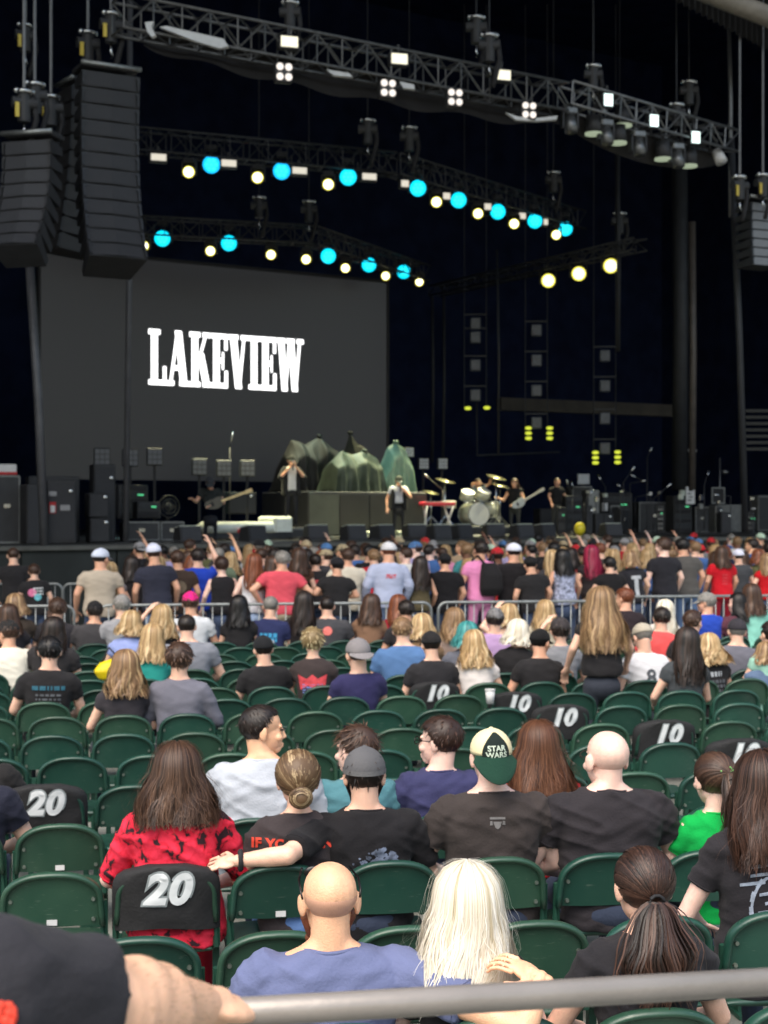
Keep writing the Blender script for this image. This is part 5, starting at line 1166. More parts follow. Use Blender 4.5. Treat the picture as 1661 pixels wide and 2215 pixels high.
# ------------------------------------------------------------------ standing crowd in the pit
taken = []
def standing(u, v, y0, pk, hair, shirt, label, capc=None, back=False, sk='l', trouser=(60, 72, 96), yaw=0.0, group=None, wide=1.0, k_=.3):
    y = yl(u, y0, k_); T_top = tpl(pk)['HM'].translation.z + .115; top = CH - (v - CV) / F * y; k = min(1.14, max(.86, top / T_top))
    x = (u - CU) / F * y; taken.append((x, y)); p = person(label, (x, y, 0), AR * 2 + yaw, pk, shirt, hair, capc, trouser, sk, (k * wide * 1.05, k * 1.04, k), group, back); p.rotation_euler.y = JR.uniform(-.07, .07); p.rotation_euler.x = JR.uniform(-.05, .04); return p, tpl(pk), None
standing(33, 1186, 26.2, 'stand_m', ('crop', 'brown'), BK, 'standing man in plain black shirt near the farther barrier', sk='l')
q = standing(80, 1222, 25.2, 'stand_m', ('short', 'brown'), BK, 'shorter standing man in black shirt with colourful back print')
prt(q, disc(.07), mat('pink_print', (220, 120, 160), .8, 0, .3, 30), -.12, -.05); prt(q, disc(.06), mat('aqua_print', (110, 190, 200), .8, 0, .3, 30), -.2, .04); prt(q, bars(3, .16, .025, .05, 12), mat('white_print2', (226, 230, 230), .8, 0, .1), -.06, .05)
standing(208, 1190, 22.3, 'stand_r', ('crop', 'dark'), (176, 164, 148), 'standing man in white cap and tan shirt at the barrier', (206, 214, 232), sk='m', wide=1.08)
standing(243, 1218, 22.7, 'stand_f', ('xlong', 'blond'), (130, 124, 128), 'standing woman with long blond hair in grey camouflage top')
standing(280, 1205, 23.4, 'stand_x', ('long', 'dark'), (40, 36, 38), 'standing dark haired person in black beside the camouflage top', sk='m')
standing(351, 1178, 22.4, 'stand_m', ('crop', 'brown'), (46, 48, 62), 'standing man in white cap with navy shirt and jeans', (212, 216, 234), sk='m', trouser=(110, 134, 168))
q = standing(392, 1192, 22.8, 'stand_m', ('short', 'brown'), (62, 50, 44), 'standing man in brown shirt with faded print', sk='m'); prt(q, disc(.09), mat('faded_print', (110, 96, 80), .8, 0, .3, 30), -.14)
standing(428, 1188, 23.4, 'stand_up', ('short', 'dark'), (36, 66, 176), 'standing person in royal blue shirt raising an arm')
standing(466, 1186, 24.2, 'stand_m', ('crop', 'grey'), (104, 118, 96), 'standing bald man in sage green shirt')
standing(484, 1206, 22.6, 'stand_t', ('short', 'dbrown'), (34, 33, 36), 'standing woman in low backed black tank top', sk='p')
standing(540, 1200, 22.5, 'stand_t', ('xlong', 'red'), (214, 214, 220), 'standing woman with long auburn hair in white tank top', sk='p', trouser=(150, 170, 200))
q = standing(568, 1187, 25.0, 'stand_m', ('crop', 'brown'), (120, 124, 134), 'standing man in grey shirt with white stripe'); prt(q, bars(1, .3, .07, .1, 13), GREYP, -.12)
standing(597, 1194, 22.2, 'stand_hip', ('short', 'grey'), (216, 84, 98), 'standing grey haired man in salmon red polo', sk='m', trouser=(190, 176, 150), wide=1.08)
standing(630, 1187, 24.4, 'stand_f', ('long', 'brown'), (92, 62, 46), 'standing woman with long brown hair in rust top')
standing(662, 1190, 25.4, 'stand_f', ('long', 'dark'), (76, 130, 134), 'standing woman with dark hair in teal top behind the salmon polo')
q = standing(690, 1200, 24.6, 'stand_m', ('short', 'dark'), (40, 38, 40), 'standing man in black shirt with red and yellow print'); prt(q, disc(.08), REDPR, -.12, -.03); prt(q, disc(.05), mat('yellow_print', (220, 190, 80), .8, 0, .2, 30), -.1, .06)
standing(716, 1208, 22.3, 'stand_x', ('crop', 'black'), BK, 'standing man in black cap and black shirt before the white shirt', (34, 34, 38), sk='m', wide=1.05)
standing(745, 1188, 23.2, 'stand_big', ('short', 'brown'), (214, 206, 188), 'standing broad man in cream white shirt', sk='m')
q = standing(835, 1176, 22.4, 'stand_long', ('crop', 'red'), (170, 178, 204), 'standing man in white cap and pale grey long sleeves with red box print', (206, 206, 210), sk='m', wide=1.1, trouser=(96, 112, 140)); prt(q, bars(2, .12, .022, .03, 15), REDPR, -.08)
standing(900, 1206, 22.6, 'stand_t', ('xlong', 'dark'), (82, 74, 54), 'standing woman with long dark hair in olive top', sk='m')
standing(958, 1200, 22.8, 'stand_big', ('crop', 'black'), (26, 25, 28), 'standing man in black cap and wide black shirt', (28, 28, 31), sk='m')
p_, T_, _ = standing(1034, 1172, 23.0, 'stand_m', ('short', 'dark'), (222, 138, 186), 'standing man in bright pink shirt with a bag on his back', sk='m', trouser=(200, 130, 170))
bp = MB(); bp.loft([((.10, -.2, 1.0), .13, .06), ((.10, -.23, 1.1), .16, .09), ((.10, -.23, 1.3), .15, .09), ((.08, -.2, 1.46), .10, .06)], 3)
b_ = thing('backpack', 'slim black backpack on the pink shirted man', 'backpack', p_.location, p_.rotation_euler.z, None, tuple(p_.scale)); ob('pouch', remesh(bp, .02, 3), cloth((34, 33, 35)), b_)
for s in (-1, 1): MB().tube([(.1 + s * .07, -.2, 1.44), (.06 + s * .1, -.1, 1.56), (.06 + s * .12, .06, 1.5), (.08 + s * .13, .06, 1.2)], .016, 6).build('strap', cloth((34, 33, 35)), b_, True)
standing(1105, 1178, 23.0, 'stand_long', ('crop', 'dark'), (34, 32, 35), 'standing man in white cap and long black jacket', (216, 218, 232), sk='m', wide=1.15, trouser=BK)
standing(1164, 1206, 22.5, 'stand_m', ('crop', 'black'), BK, 'standing man in black cap with plain black shirt by the long jacket', (30, 30, 32), sk='m', wide=1.08)
standing(1195, 1192, 23.6, 'stand_f', ('xlong', 'blond'), (60, 58, 62), 'standing woman with long blond waves behind the patterned dress')
standing(1224, 1190, 22.7, 'stand_t', ('long', 'black'), mat('print_dress', (150, 156, 180), .9, 0, .75, 30, spec=.2), 'standing woman in black and white patterned dress', sk='m')
standing(1280, 1182, 23.8, 'stand_f', ('xlong', 'magenta'), (44, 40, 42), 'standing woman with long magenta dyed hair', trouser=(84, 84, 70))
standing(1322, 1206, 22.7, 'stand_x', ('short', 'black'), (30, 29, 31), 'standing person in black with a pale shoulder strap')
q = standing(1380, 1192, 23.0, 'stand_f', ('bob', 'dblond'), (40, 40, 46), 'standing person in black jersey with pale numeral'); prt(q, flat_poly([[(-.03, -.2), (.03, -.2), (.03, .06), (-.03, .06)], [(-.07, .06), (.08, .06), (.08, .11), (-.07, .11)]]), GREYP, -.14)
standing(1443, 1166, 23.4, 'stand_l', ('messy', 'brown'), (38, 38, 44), 'standing tall young man in black shirt with white sleeve trim', sk='p')
standing(1490, 1166, 23.8, 'stand_m', ('short', 'black'), (84, 82, 80), 'standing man in dark grey shirt and jeans at the barrier', sk='m', trouser=(84, 106, 140), wide=1.12)
q = standing(1562, 1184, 24.4, 'stand_m', ('long', 'brown'), (196, 26, 40), 'standing person in grey cap and bright red shirt', (166, 158, 152), sk='m', trouser=(130, 24, 40)); prt(q, bars(4, .1, .02, .05, 17), REDPR, -.12)
standing(1655, 1200, 24.2, 'stand_f', ('long', 'dblond'), (192, 24, 34), 'standing dark blond person in deep red shirt')
standing(1600, 1190, 25.2, 'stand_m', ('crop', 'dark'), (70, 72, 76), 'standing man in white cap and grey shirt near the red shirts', (214, 216, 234))
standing(1312, 1176, 26.0, 'stand_m', ('short', 'red'), (60, 60, 56), 'standing person with red hair in olive camouflage')
standing(1520, 1180, 26.5, 'stand_m', ('crop', 'dark'), BK, 'standing man in red cap deep in the crowd', (190, 30, 42))
rnd = random.Random(12)
SHN = [('black', (36, 35, 38)), ('black', (30, 29, 32)), ('charcoal', (62, 61, 65)), ('grey', (128, 130, 134)), ('white', (214, 212, 208)), ('navy', (40, 46, 74)), ('tan', (168, 146, 118)), ('red', (180, 38, 48)), ('blue', (70, 104, 160)), ('teal', (60, 124, 128)), ('pink', (214, 140, 170)), ('olive', (92, 92, 62)), ('lilac', (170, 160, 200))]
HRN = [('short brown', ('short', 'brown')), ('short dark', ('short', 'dark')), ('long blond', ('long', 'blond')), ('long brown', ('long', 'brown')), ('long dark', ('long', 'dark')), ('cropped grey', ('crop', 'grey')), ('wavy blond', ('wavy', 'blond')), ('auburn', ('bob', 'red')), ('short black', ('short', 'black')), ('cropped fair', ('short', 'dblond'))]
CPN = [('white', (214, 218, 230)), ('black', (32, 32, 35)), ('grey', (140, 140, 142)), ('green-lit white', (190, 214, 190)), ('tan', (180, 164, 132)), ('blue', (80, 120, 170)), ('red', (186, 40, 48))]  # greenish entry: stage lamps' light painted into a white cap's colour
n_p = 0; tries = 0
while n_p < 190 and tries < 14000:
    tries += 1; y0 = rnd.uniform(24, 35.2) if rnd.random() < .5 else rnd.uniform(28, 35.2); u = rnd.uniform(300 + max(0, (30 - y0)) * 8, 1700); y = yl(u, y0, KS * .75); x = (u - CU) / F * y
    if (Vector((x, y, 0)) - ST(0, 0)).dot(NS) > -.8: continue
    if any((x - a) ** 2 + (y - b) ** 2 < .22 for a, b in taken): continue
    sn, sc_ = rnd.choice(SHN); hn, hh = rnd.choice(HRN); fem = hh[0] in ('long', 'wavy', 'bob'); h = rnd.uniform(1.58, 1.72) if fem else rnd.uniform(1.68, 1.86)
    pk = rnd.choice(('stand_f', 'stand_f', 'stand_t')) if fem else rnd.choice(('stand_m', 'stand_m', 'stand_x', 'stand_l', 'stand_r', 'stand_big', 'stand_hip', 'stand_long', 'stand_x', 'stand_l', 'stand_r', 'stand_big', 'stand_m', 'stand_up'))
    cp = rnd.choice(CPN) if (not fem and rnd.random() < .5) else None; v = CV + (CH - h) / y * F
    lab = 'pit crowd person in %s shirt with %s' % (sn, (cp[0] + ' cap and ' if cp else '') + hn + ' hair') + (' arm raised' if pk == 'stand_up' else '')
    standing(u, v, y0, pk, hh, sc_, lab, cp[1] if cp else None, rnd.random() < .25, rnd.choice('llmmpod'), yaw=rnd.uniform(-.3, .5), group=lab.replace('person', 'people'), k_=KS * .75); n_p += 1
# an arm lifted high in front of the riser
standing(692, 1172, 34.2, 'stand_up', ('short', 'brown'), (70, 60, 56), 'crowd member lifting a bare arm in front of the drum riser', group=None)
# small things among the seats
def cup(u, v, y, label, m):
    p = P(u, v, y); mb = MB(); mb.rings([mb.ring((0, 0, 0), (0, 0, 1), .032, 14), mb.ring((0, 0, .11), (0, 0, 1), .042, 14)]); t = thing('drink_cup', label, 'cup', p); ob('cup_body', fixn(mb.mesh('cup_body', True)), m, t); MB().cyl((0, 0, .11), (0, 0, .122), .045, seg=14).build('lid', WHITEP, t)
s_ = nearest_seat(8, .62); cup(1060, 1522, s_[0].location.y - .28, 'white drink cup by a seat in the empty middle rows', WHITEP)
p_ = PF(236, 14.9, .78, KR); mb = MB(); mb.loft([((0, 0, 0), .1, .06), ((.02, 0, .08), .17, .09), ((.05, 0, .16), .14, .07), ((.08, 0, .2), .04, .03)], 2.2)
t = thing('shoulder_bag', 'bright yellow bag hanging on a seat', 'bag', p_, .3); ob('pouch', remesh(mb, .015, 3), mat('yellow_bag', (226, 200, 20), .5, 0, .1), t); MB().tube([(-.08, 0, .14), (0, .02, .3), (.12, 0, .16)], .012, 6).build('strap', BLACK2, t, True)
# ------------------------------------------------------------------ gear on the stage
def S_at(u, y0): return PF(u, y0, DECK + .002)
def box_thing(name, cat, label, u0, u1, vt, y0, dep=.6, vb=None, rz=AS * .6, m=BLACK, kind='speaker', z0=None):
    um = (u0 + u1) / 2; p = S_at(um, y0); w = (u1 - u0) / F * p.y / math.cos(rz) * .93; zt = CH - (vt - CV) / F * p.y
    if vb is not None: p.z = CH - (vb - CV) / F * p.y
    if z0 is not None: p.z = z0
    h = max(.08, zt - p.z); t = thing(name, label, cat, p, rz)
    MB().cbox((0, dep / 2, h / 2), (w, dep, h), .02).build('case', m, t)
    if kind == 'speaker':
        MB().cbox((0, -.012, h / 2), (w * .9, .02, h * .9), .006).build('grille', GRILLE, t)
        MB().ell((w * .3, -.03, h * .82), (.045, .012, .045), None, 10, 6).build('badge', CHROME, t, True)
    elif kind == 'case':
        for z in (.02, h - .02): MB().box((0, -.008, z), (w * 1.01, .02, .035)).build('edge_strip', ALU, t)
        for s in (-1, 1): MB().box((s * w * .49, -.008, h / 2), (.03, .022, h * .96)).build('edge_strip', ALU, t)
        MB().cbox((0, -.02, h * .55), (min(.14, w * .3), .02, .09), .005).build('latch', CHROME, t)
        for sx in (-1, 1): MB().cyl((sx * w * .4, .1, -.001), (sx * w * .4, .1, .03), .05, seg=10).build('caster', BLACK2, t)
    elif kind == 'rack':
        n = max(2, int(h / .14))
        for k in range(n): MB().box((0, -.012, h * (k + .5) / n), (w * .84, .02, h / n * .72)).build('rack_unit', DTRUSS if k % 2 else BLACK2, t)
        MB().box((w * .2, -.026, h * .7), (w * .2, .008, .03)).build('indicator', emit('green_led', (90, 220, 150), .7), t)
    return t, w, h, p
box_thing('amplifier_case', 'case', 'black case with red band under white boxes at the stage wing', -12, 42, 1028, 36.5, kind='case')
t, w, h, p = box_thing('storage_box', 'box', 'white boxes stacked on the black case with red band', -8, 36, 1004, 36.5, vb=1027, m=WHITEP, kind='none'); MB().box((0, -.01, .03), (w * 1.02, .02, .06)).build('band', REDP, t)
box_thing('speaker_cabinet', 'speaker', 'narrow grey speaker cabinet beside the wide cabinet with badges', 58, 98, 1048, 35.6, rz=AS * .8)
t, w, h, p = box_thing('speaker_cabinet', 'speaker', 'wide dark speaker cabinet with white and red badges', 100, 166, 1038, 35.8, rz=AS * .4)
MB().cbox((-w * .3, -.03, h * .56), (.14, .02, .24), .01).build('badge', REDP, t); MB().cbox((-w * .3, -.045, h * .54), (.10, .02, .15), .01).build('badge', WHITEP, t); MB().cbox((w * .12, -.03, h * .56), (.2, .02, .12), .01).build('badge', mat('grey_badge', (150, 150, 152)), t); MB().cbox((-w * .3, -.03, h * .78), (.16, .02, .1), .01).build('badge', mat('grey_badge', (150, 150, 152)), t)
box_thing('speaker_cabinet', 'speaker', 'large speaker cabinet standing behind the badge cabinets', 62, 172, 1030, 37.5)
box_thing('speaker_cabinet', 'speaker', 'tall upper speaker in the column with chrome dots', 202, 250, 1004, 37.2)
box_thing('speaker_cabinet', 'speaker', 'lower speaker in front of the column with chrome dots', 192, 236, 1066, 36.2, vb=1120)
box_thing('speaker_cabinet', 'speaker', 'bottom speaker carrying the lower column speaker', 194, 238, 1121, 36.2)
def panel_lamp(u, v, y0, label, s=1.0, lit=False):
    p = PS(u, v, y0); t = thing('panel_light', label, 'lamp', p, AS * .4, 'panel lamps on the stage floor'); MB().cbox((0, .1, 0), (.38 * s, .2, .42 * s), .02).build('housing', BLACK, t)
    m = mat('led_face', (92, 94, 100), .4, 0, .1) if not lit else mat('led_face_pale', (190, 194, 198), .4, 0, .1)
    for a in range(3):
        for b in range(3): MB().box((-.115 * s + a * .115 * s, -.006, -.125 * s + b * .125 * s), (.098 * s, .012, .105 * s)).build('led_cell', m, t)
    MB().box((0, .1, -.21 * s - (p.z - DECK - .21 * s) / 2), (.06, .06, max(.05, p.z - DECK - .21 * s))).build('stand', BLACK2, t); MB().box((0, .1, -(p.z - DECK) + .02), (.34, .3, .03)).build('foot', BLACK2, t)
for u, v, y0 in ((221, 988, 40), (282, 990, 40), (335, 988, 40), (432, 1010, 41), (485, 1013, 41), (536, 1013, 41)): panel_lamp(u, v, y0, 'dim square panel lamp standing before the video screen')
for u, v in ((917, 1003), (958, 1003)): panel_lamp(u, v, 47, 'pale square panel lamp behind the drum riser', .85, True)
box_thing('amplifier_rack', 'amplifier', 'black amplifier with red light near the column of speakers', 296, 348, 1085, 38.5, vb=1122, kind='rack')
t, w, h, p = box_thing('amplifier_rack', 'amplifier', 'black amplifier pile leaning back behind the red light', 262, 318, 1048, 40, vb=1122, kind='rack', rz=.9)
box_thing('road_case', 'case', 'black road case under the amplifier with red light', 268, 345, 1128, 37.5, kind='case')
box_thing('road_case', 'case', 'low black road case next to the round fan', 348, 398, 1128, 37.5, kind='case')
pf = S_at(364, 39.5); t = thing('stage_fan', 'round black fan standing between the road cases', 'fan', pf + Vector((0, 0, .0)), AS)
mb = MB()
for r_ in (.26, .18, .1): mb.tube([(r_ * math.cos(a), -.05, .78 + r_ * math.sin(a)) for a in [i * math.pi / 10 for i in range(21)]], .012, 5, (0, 1, 0))
mb.build('guard', BLACK, t, True); MB().ell((0, .02, .78), (.09, .1, .09)).build('hub', BLACK, t, True)
for k in range(4): MB().box((.11 * math.cos(k * 1.571), 0, .78 + .11 * math.sin(k * 1.571)), (.16, .012, .1), M=Matrix.Rotation(-k * 1.571, 3, 'Y')).build('blade', BLACK2, t)
MB().box((0, .05, .26), (.08, .08, .52)).build('stand', BLACK2, t); MB().box((0, .05, .02), (.4, .4, .04)).build('foot', BLACK2, t)
box_thing('guitar_amplifier', 'amplifier', 'black guitar amplifier behind the crouching guitarist', 492, 556, 1064, 43, vb=1112)
# low pale riser lit by lamps
p = S_at(540, 37.5); t = thing('low_riser', 'low pale lit riser behind the crouching guitarist', 'riser', p, AS)
MB().cbox((0, .5, .09), (2.3, 1.0, .18), .02).build('base', DTRUSS, t); mb = MB(); mb.loft([((0, .5, .18), 1.0, .42), ((0, .5, .34), 1.02, .42), ((0, .5, .42), .9, .36)], 5); mb.build('padded_top', mat('pale_vinyl', (208, 214, 206), .35, 0, .1), t, True)
MB().cbox((.95, .5, .3), (.5, .9, .5), .06).build('end_block', mat('pale_vinyl', (208, 214, 206), .35, 0, .1), t); MB().ell((-.25, .02, .2), (.06, .02, .06)).build('red_knob', REDP, t, True)
p = S_at(628, 38.5); t = thing('low_riser', 'thin black riser under the singer in white shirt', 'riser', p, AS); MB().cbox((0, .2, .14), (1.3, 1.1, .27), .02).build('platform', BLACK, t); MB().box((0, -.36, .24), (1.3, .02, .04)).build('edge_strip', ALU, t)
# drum riser with steps
p = S_at(798, 42.0); yb_ = p.y; hr = CH - (1064 - CV) / F * yb_ - DECK; wr_ = 262 / F * yb_ / math.cos(AS) * .97
t = thing('drum_riser', 'tall black draped riser carrying covered gear', 'riser', p, AS)
MB().cbox((0, 1.3, hr / 2), (wr_, 2.6, hr), .02).build('platform', BLACK, t)
for k in range(4): MB().box((-wr_ / 2 + wr_ * (k + .5) / 4, -.02, hr * .48), (wr_ / 4 * .96, .02, hr * .9)).build('front_panel', mat('riser_panel', (34, 34, 36) if k else (62, 66, 62), .8, 0, .2, 2), t)  # leftmost panel's paler colour paints in the light falling on it
for k in range(2): MB().cbox((-.15 + k * 1.3, -.35, .07), (1.1, .4, .12), .015).build('light_strip', mat('strip_pale', (150, 156, 140), .4, 0, .1), t)
# covered gear
def tarp(prof, vb, y0, m, label, seed, dep=.42):
    um = sum(q[0] for q in prof) / len(prof); p = PS(um, vb, y0); t = thing('tarpaulin', label, 'cover', p, AS); mb = MB()
    X = [((u - um) / F * p.y / math.cos(AS) * .93, (vb - v) / F * p.y) for u, v in prof]
    def top(a):
        f = a * (len(X) - 1); i_ = min(int(f), len(X) - 2); k = f - i_; return X[i_][0] + (X[i_ + 1][0] - X[i_][0]) * (f - i_), X[i_][1] + (X[i_ + 1][1] - X[i_][1]) * k
    def fn(a, b):
        x, h = top(a); t_ = abs(b - .5) / .5; s_ = -1 if b < .5 else 1; r_ = min(1, t_ / .4); fl = max(0, (t_ - .4) / .6)
        y = s_ * dep * r_ ** .85 * (1 + .15 * fl) + (.26 * abs(math.sin(x * 9 + seed * 3)) - .13) * (.25 + fl) * min(1, r_ * 1.5) + .09 * abs(math.sin(x * 21 + seed)) * fl + .05 * noise.noise(Vector((x * 5, b * 7, seed)))
        z = h * (1 - .34 * r_ * (1 + .25 * math.sin(x * 8 + seed))) * (1 - fl); return Vector((x * (1 + .06 * fl), y, max(0, z)))
    mb.grid(fn, 97, 37); ob('sheet', fixn(mb.mesh('sheet', True)), m, t)
    hi = max(X, key=lambda q: q[1]); MB().ell((hi[0], 0, hi[1] * 1.0), (.09, .09, .06), None, 10, 6).build('tie_knot', m, t, True); return t
SAGE = mat('sage_sheet', (80, 90, 76), .6, 0, .25, 3, .3, 10); MINT = mat('mint_sheet', (136, 164, 142), .5, 0, .15, 3, .3, 10); OLIV = mat('olive_sheet', (56, 58, 46), .7, 0, .25, 3, .3, 10); DKS = mat('dark_sheet', (38, 38, 35), .7, 0, .25, 3, .3, 10)
tarp([(604, 1060), (612, 985), (630, 952), (660, 962), (692, 943), (716, 965), (738, 978), (742, 1060)], 1064, 44.5, DKS, 'large dark sheet draped over gear behind the singer', 1.3)
tarp([(736, 1060), (740, 985), (757, 937), (772, 960), (790, 968), (802, 1060)], 1064, 45.8, OLIV, 'olive sheet with pointed top on the drum riser', 2.1, .35)
tarp([(708, 1060), (714, 1000), (736, 976), (762, 984), (790, 975), (816, 990), (824, 1060)], 1064, 43.0, SAGE, 'sage green sheet shaped like a tent on the drum riser', 3.7)
tarp([(812, 1060), (826, 1000), (838, 968), (856, 956), (876, 970), (886, 1000), (892, 1060)], 1064, 43.2, MINT, 'mint green sheet over a tall stand', 5.2, .35)
panel_lamp(886, 978, 44.5, 'pale panel lamp beside the mint green sheet', .7, True)
def stand(name, label, cat, u, vt, y0, boom=None, top='mic'):
    p = S_at(u, y0); h = CH - (vt - CV) / F * p.y - DECK; t = thing(name, label, cat, p, .3)
    for k in range(3): a = k * 2.09; MB().cyl((0, 0, .14), (.28 * math.cos(a), .28 * math.sin(a), .008), .012, seg=6).build('leg', BLACK, t)
    MB().cyl((0, 0, .1), (0, 0, h), .014, seg=8).build('pole', BLACK, t, True); b = Vector(boom) if boom else Vector((0, -.05, .02))
    MB().cyl((0, 0, h), Vector((0, 0, h)) + b, .011, seg=6).build('boom', BLACK, t, True)
    e = Vector((0, 0, h)) + b; MB().cap(e, e + b.normalized() * .12, .02, .032).build('microphone', CHROME, t, True); return t
stand('microphone_stand', 'microphone stand near the dark sheet', 'stand', 497, 968, 41.5, (.05, 0, .25)); stand('microphone_stand', 'angled bright microphone over the keyboard', 'stand', 958, 1060, 42, (-.45, -.05, .35)); stand('microphone_stand', 'thin microphone stand among the far racks', 'stand', 1400, 990, 45, (.1, 0, .2))
# keyboard
p = S_at(952, 41.5); t = thing('keyboard', 'red keyboard on a white folding stand', 'keyboard', p, AS); zk = CH - (1090 - CV) / F * p.y - DECK
MB().cbox((0, .15, zk), (1.05, .32, .10), .02).build('body', mat('red_keyboard', (196, 50, 66), .4, 0, .1), t)
for k in range(14): MB().box((-.455 + k * .07, .06, zk + .054), (.06, .14, .012)).build('key', WHITEP, t)
for s in (-1, 1):
    MB().cyl((s * .45, .0, .03), (s * .35, .3, zk - .05), .025, seg=8).build('stand_leg', WHITEP, t, True); MB().cyl((s * .35, .3, .03), (s * .45, .0, zk - .05), .025, seg=8).build('stand_leg', WHITEP, t, True)
MB().box((0, .15, .03), (1.0, .3, .03)).build('stand_base', WHITEP, t)
# drum kit on a low platform
p = S_at(1050, 43.0); t = thing('low_riser', 'low platform under the pale drum kit', 'riser', p, AS); MB().cbox((0, .9, .12), (3.4, 2.2, .24), .02).build('platform', BLACK, t); MB().box((0, -.21, .2), (3.4, .02, .05)).build('edge_strip', ALU, t)
k0 = p + Vector((0, 0, .24)); t = thing('drum_kit', 'pale shell drum kit with cymbals around the drummer', 'drum kit', k0, AS, None, (1.3, 1.15, 1.15))
SHELL = mat('drum_shell', (206, 206, 184), .25, .1, .12, 6, coat=.4); HEADM = mat('drum_head', (226, 226, 220), .5, 0, .04); BRASS = mat('cymbal_brass', (222, 216, 176), .25, .8, .1)
def drum(c, ax, r, l):
    c, ax = Vector(c), Vector(ax).normalized(); d_ = MB().cyl(c - ax * l / 2, c + ax * l / 2, r, seg=22).build('drum_shell', SHELL, t, True)
    MB().cyl(c + ax * (l / 2 + .002), c + ax * (l / 2 + .012), r * .97, seg=22).build('drum_head', HEADM, d_)
    for s in (-1, 1):
        mb = MB(); q = c + ax * (l / 2 * s); mb.tube([v for v in mb.ring(q, ax, r * 1.02, 20)] + [mb.ring(q, ax, r * 1.02, 20)[0]], .014, 5); mb.build('hoop', CHROME, d_, True)
drum((0, .5, .3), (0, -1, 0), .29, .45); drum((-.24, .42, .78), (-.1, -.5, .86), .16, .2); drum((.2, .42, .8), (.1, -.5, .86), .17, .22); drum((.62, .75, .42), (0, -.1, 1), .21, .38); drum((-.55, .75, .55), (0, -.1, 1), .18, .15)
for x, y, z, r_ in ((-.75, .6, 1.15, .25), (.6, .45, 1.25, .26), (.95, .8, 1.05, .22), (-.95, .9, .85, .19)):
    a = MB().rings([MB().ring((x, y, z), (.15, -.3, 1), r_, 22), MB().ring((x, y, z + .012), (.15, -.3, 1), r_ * .3, 22), MB().ring((x, y, z + .035), (.15, -.3, 1), r_ * .12, 22)]); cy = a.build('cymbal', BRASS, t, True)
    MB().cyl((x, y, .02), (x, y, z), .016, seg=8).build('cymbal_stand', CHROME, t, True)
    for k in range(3): MB().cyl((x, y, .25), (x + .22 * math.cos(k * 2.09 + x), y + .22 * math.sin(k * 2.09 + x), .01), .012, seg=6).build('stand_leg', CHROME, t)
# musicians
def muso(label, u, vt, y0, pose, shirt, hair, hm, trouser, rz, zoff=0.0, capc=None, sk='m', **kw):
    p = S_at(u, y0); p.z += zoff; top = min(1.9, CH - (vt - CV) / F * p.y - p.z); d = person_meshes(sit=pose == 'sit', top=top, vox=.018, headvox=.009, handvox=.009, wr=.006, **kw)
    t = thing('person', label, 'person', p, rz); ob('body', d['body'], [skin(SKN[sk]), EYE], t); d['s'] = ob('shirt', d['shirt'], cloth(shirt), t); ob('trousers', d['trousers'], cloth(trouser), t)
    if hair: ob('hair', hcap(d['HM'], hair).mesh('hair', True, True), HAIR[hm], t)
    if capc: cd, cb = cap_meshes(False, d['HM']); c = ob('cap', cd, cloth(capc), t); ob('brim', cb, cloth(capc), c)
    d['t'] = t; return d
def guitar(label, p, rot, colr, neck):
    t = thing('electric_guitar', label, 'guitar', p); t.rotation_euler = rot; pts = []
    for i in range(28):
        a = 2 * math.pi * i / 28; r_ = .17 + .035 * math.cos(2 * a) + .015 * math.cos(3 * a + 1); pts.append((r_ * 1.1 * math.cos(a), r_ * .86 * math.sin(a)))
    ob('guitar_body', fixn(MB().prism(pts, -.022, .022).mesh('guitar_body')), mat('guitar_paint', colr, .25, 0, .05, coat=.5), t); MB().box((-.46, -.022, 0), (.6, .03, .055)).build('neck', mat('neck_wood', neck, .4, 0, .15), t)
    MB().box((-.82, -.02, .0), (.16, .02, .085)).build('headstock', mat('neck_wood', neck, .4, 0, .15), t); MB().box((.05, -.028, 0), (.05, .012, .1)).build('pickup', BLACK2, t); return t
PI = math.pi
# facing the audience (-Y): rotate by pi
d = muso('crouching guitarist in dark cap playing on the stage edge', 455, 1034, 37.2, 'stand', (40, 44, 44), hair_short(.01, 0), 'dark', (34, 36, 42), PI + AS - .5, 0, (60, 62, 66), lean=-.0, pitch=-.5, headoff=(0, .12), armL=((-.30, .02, .86), (-.04, .26, .80)), armR=((.32, .05, .88), (.40, .30, .94)))
guitar('electric guitar with pale neck held by the crouching guitarist', S_at(468, 37.2) + Vector((0, -.36, .84)), (0, PI - .35, .2), (70, 70, 66), (222, 196, 140))
d = muso('singer in white shirt and open black jacket holding a microphone with both hands', 630, 986, 38.6, 'stand', (214, 210, 204), hair_short(.012, 150), 'dark', (40, 40, 44), PI + .25, .275, (44, 46, 44), armL=((-.30, .14, 1.2), (-.05, .25, 1.48)), armR=((.30, .14, 1.2), (.05, .25, 1.48)), curlL=1.6, curlR=1.6)
jk = MB(); k_ = d['shz'] / 1.41
for s in (-1, 1): jk.loft([((s * .16, -.03, .78), .07, .15), ((s * .15, -.03, 1.0), .075, .15), ((s * .15, -.03, 1.25), .08, .155), ((s * .14, -.03, 1.44), .06, .12)], 2.6); jk.cap((s * .17, -.03, 1.40), (s * .30, .14, 1.2), .085, .07)
jk.loft([((0, -.10, .78), .2, .09), ((0, -.10, 1.2), .2, .1), ((0, -.09, 1.46), .14, .06)], 2.5); ob('jacket', remesh(jk, .02, 4), cloth((36, 36, 38)), d['t'])
mt = thing('microphone', 'hand microphone held by the singer in white shirt', 'microphone', S_at(630, 38.6) + Vector((.06, -.3, .275 + 1.5)), .2); MB().cap((0, 0, -.1), (0, 0, .05), .017, .02).build('handle', BLACK, mt, True); MB().ell((0, 0, .09), .03).build('grille_ball', CHROME, mt, True)
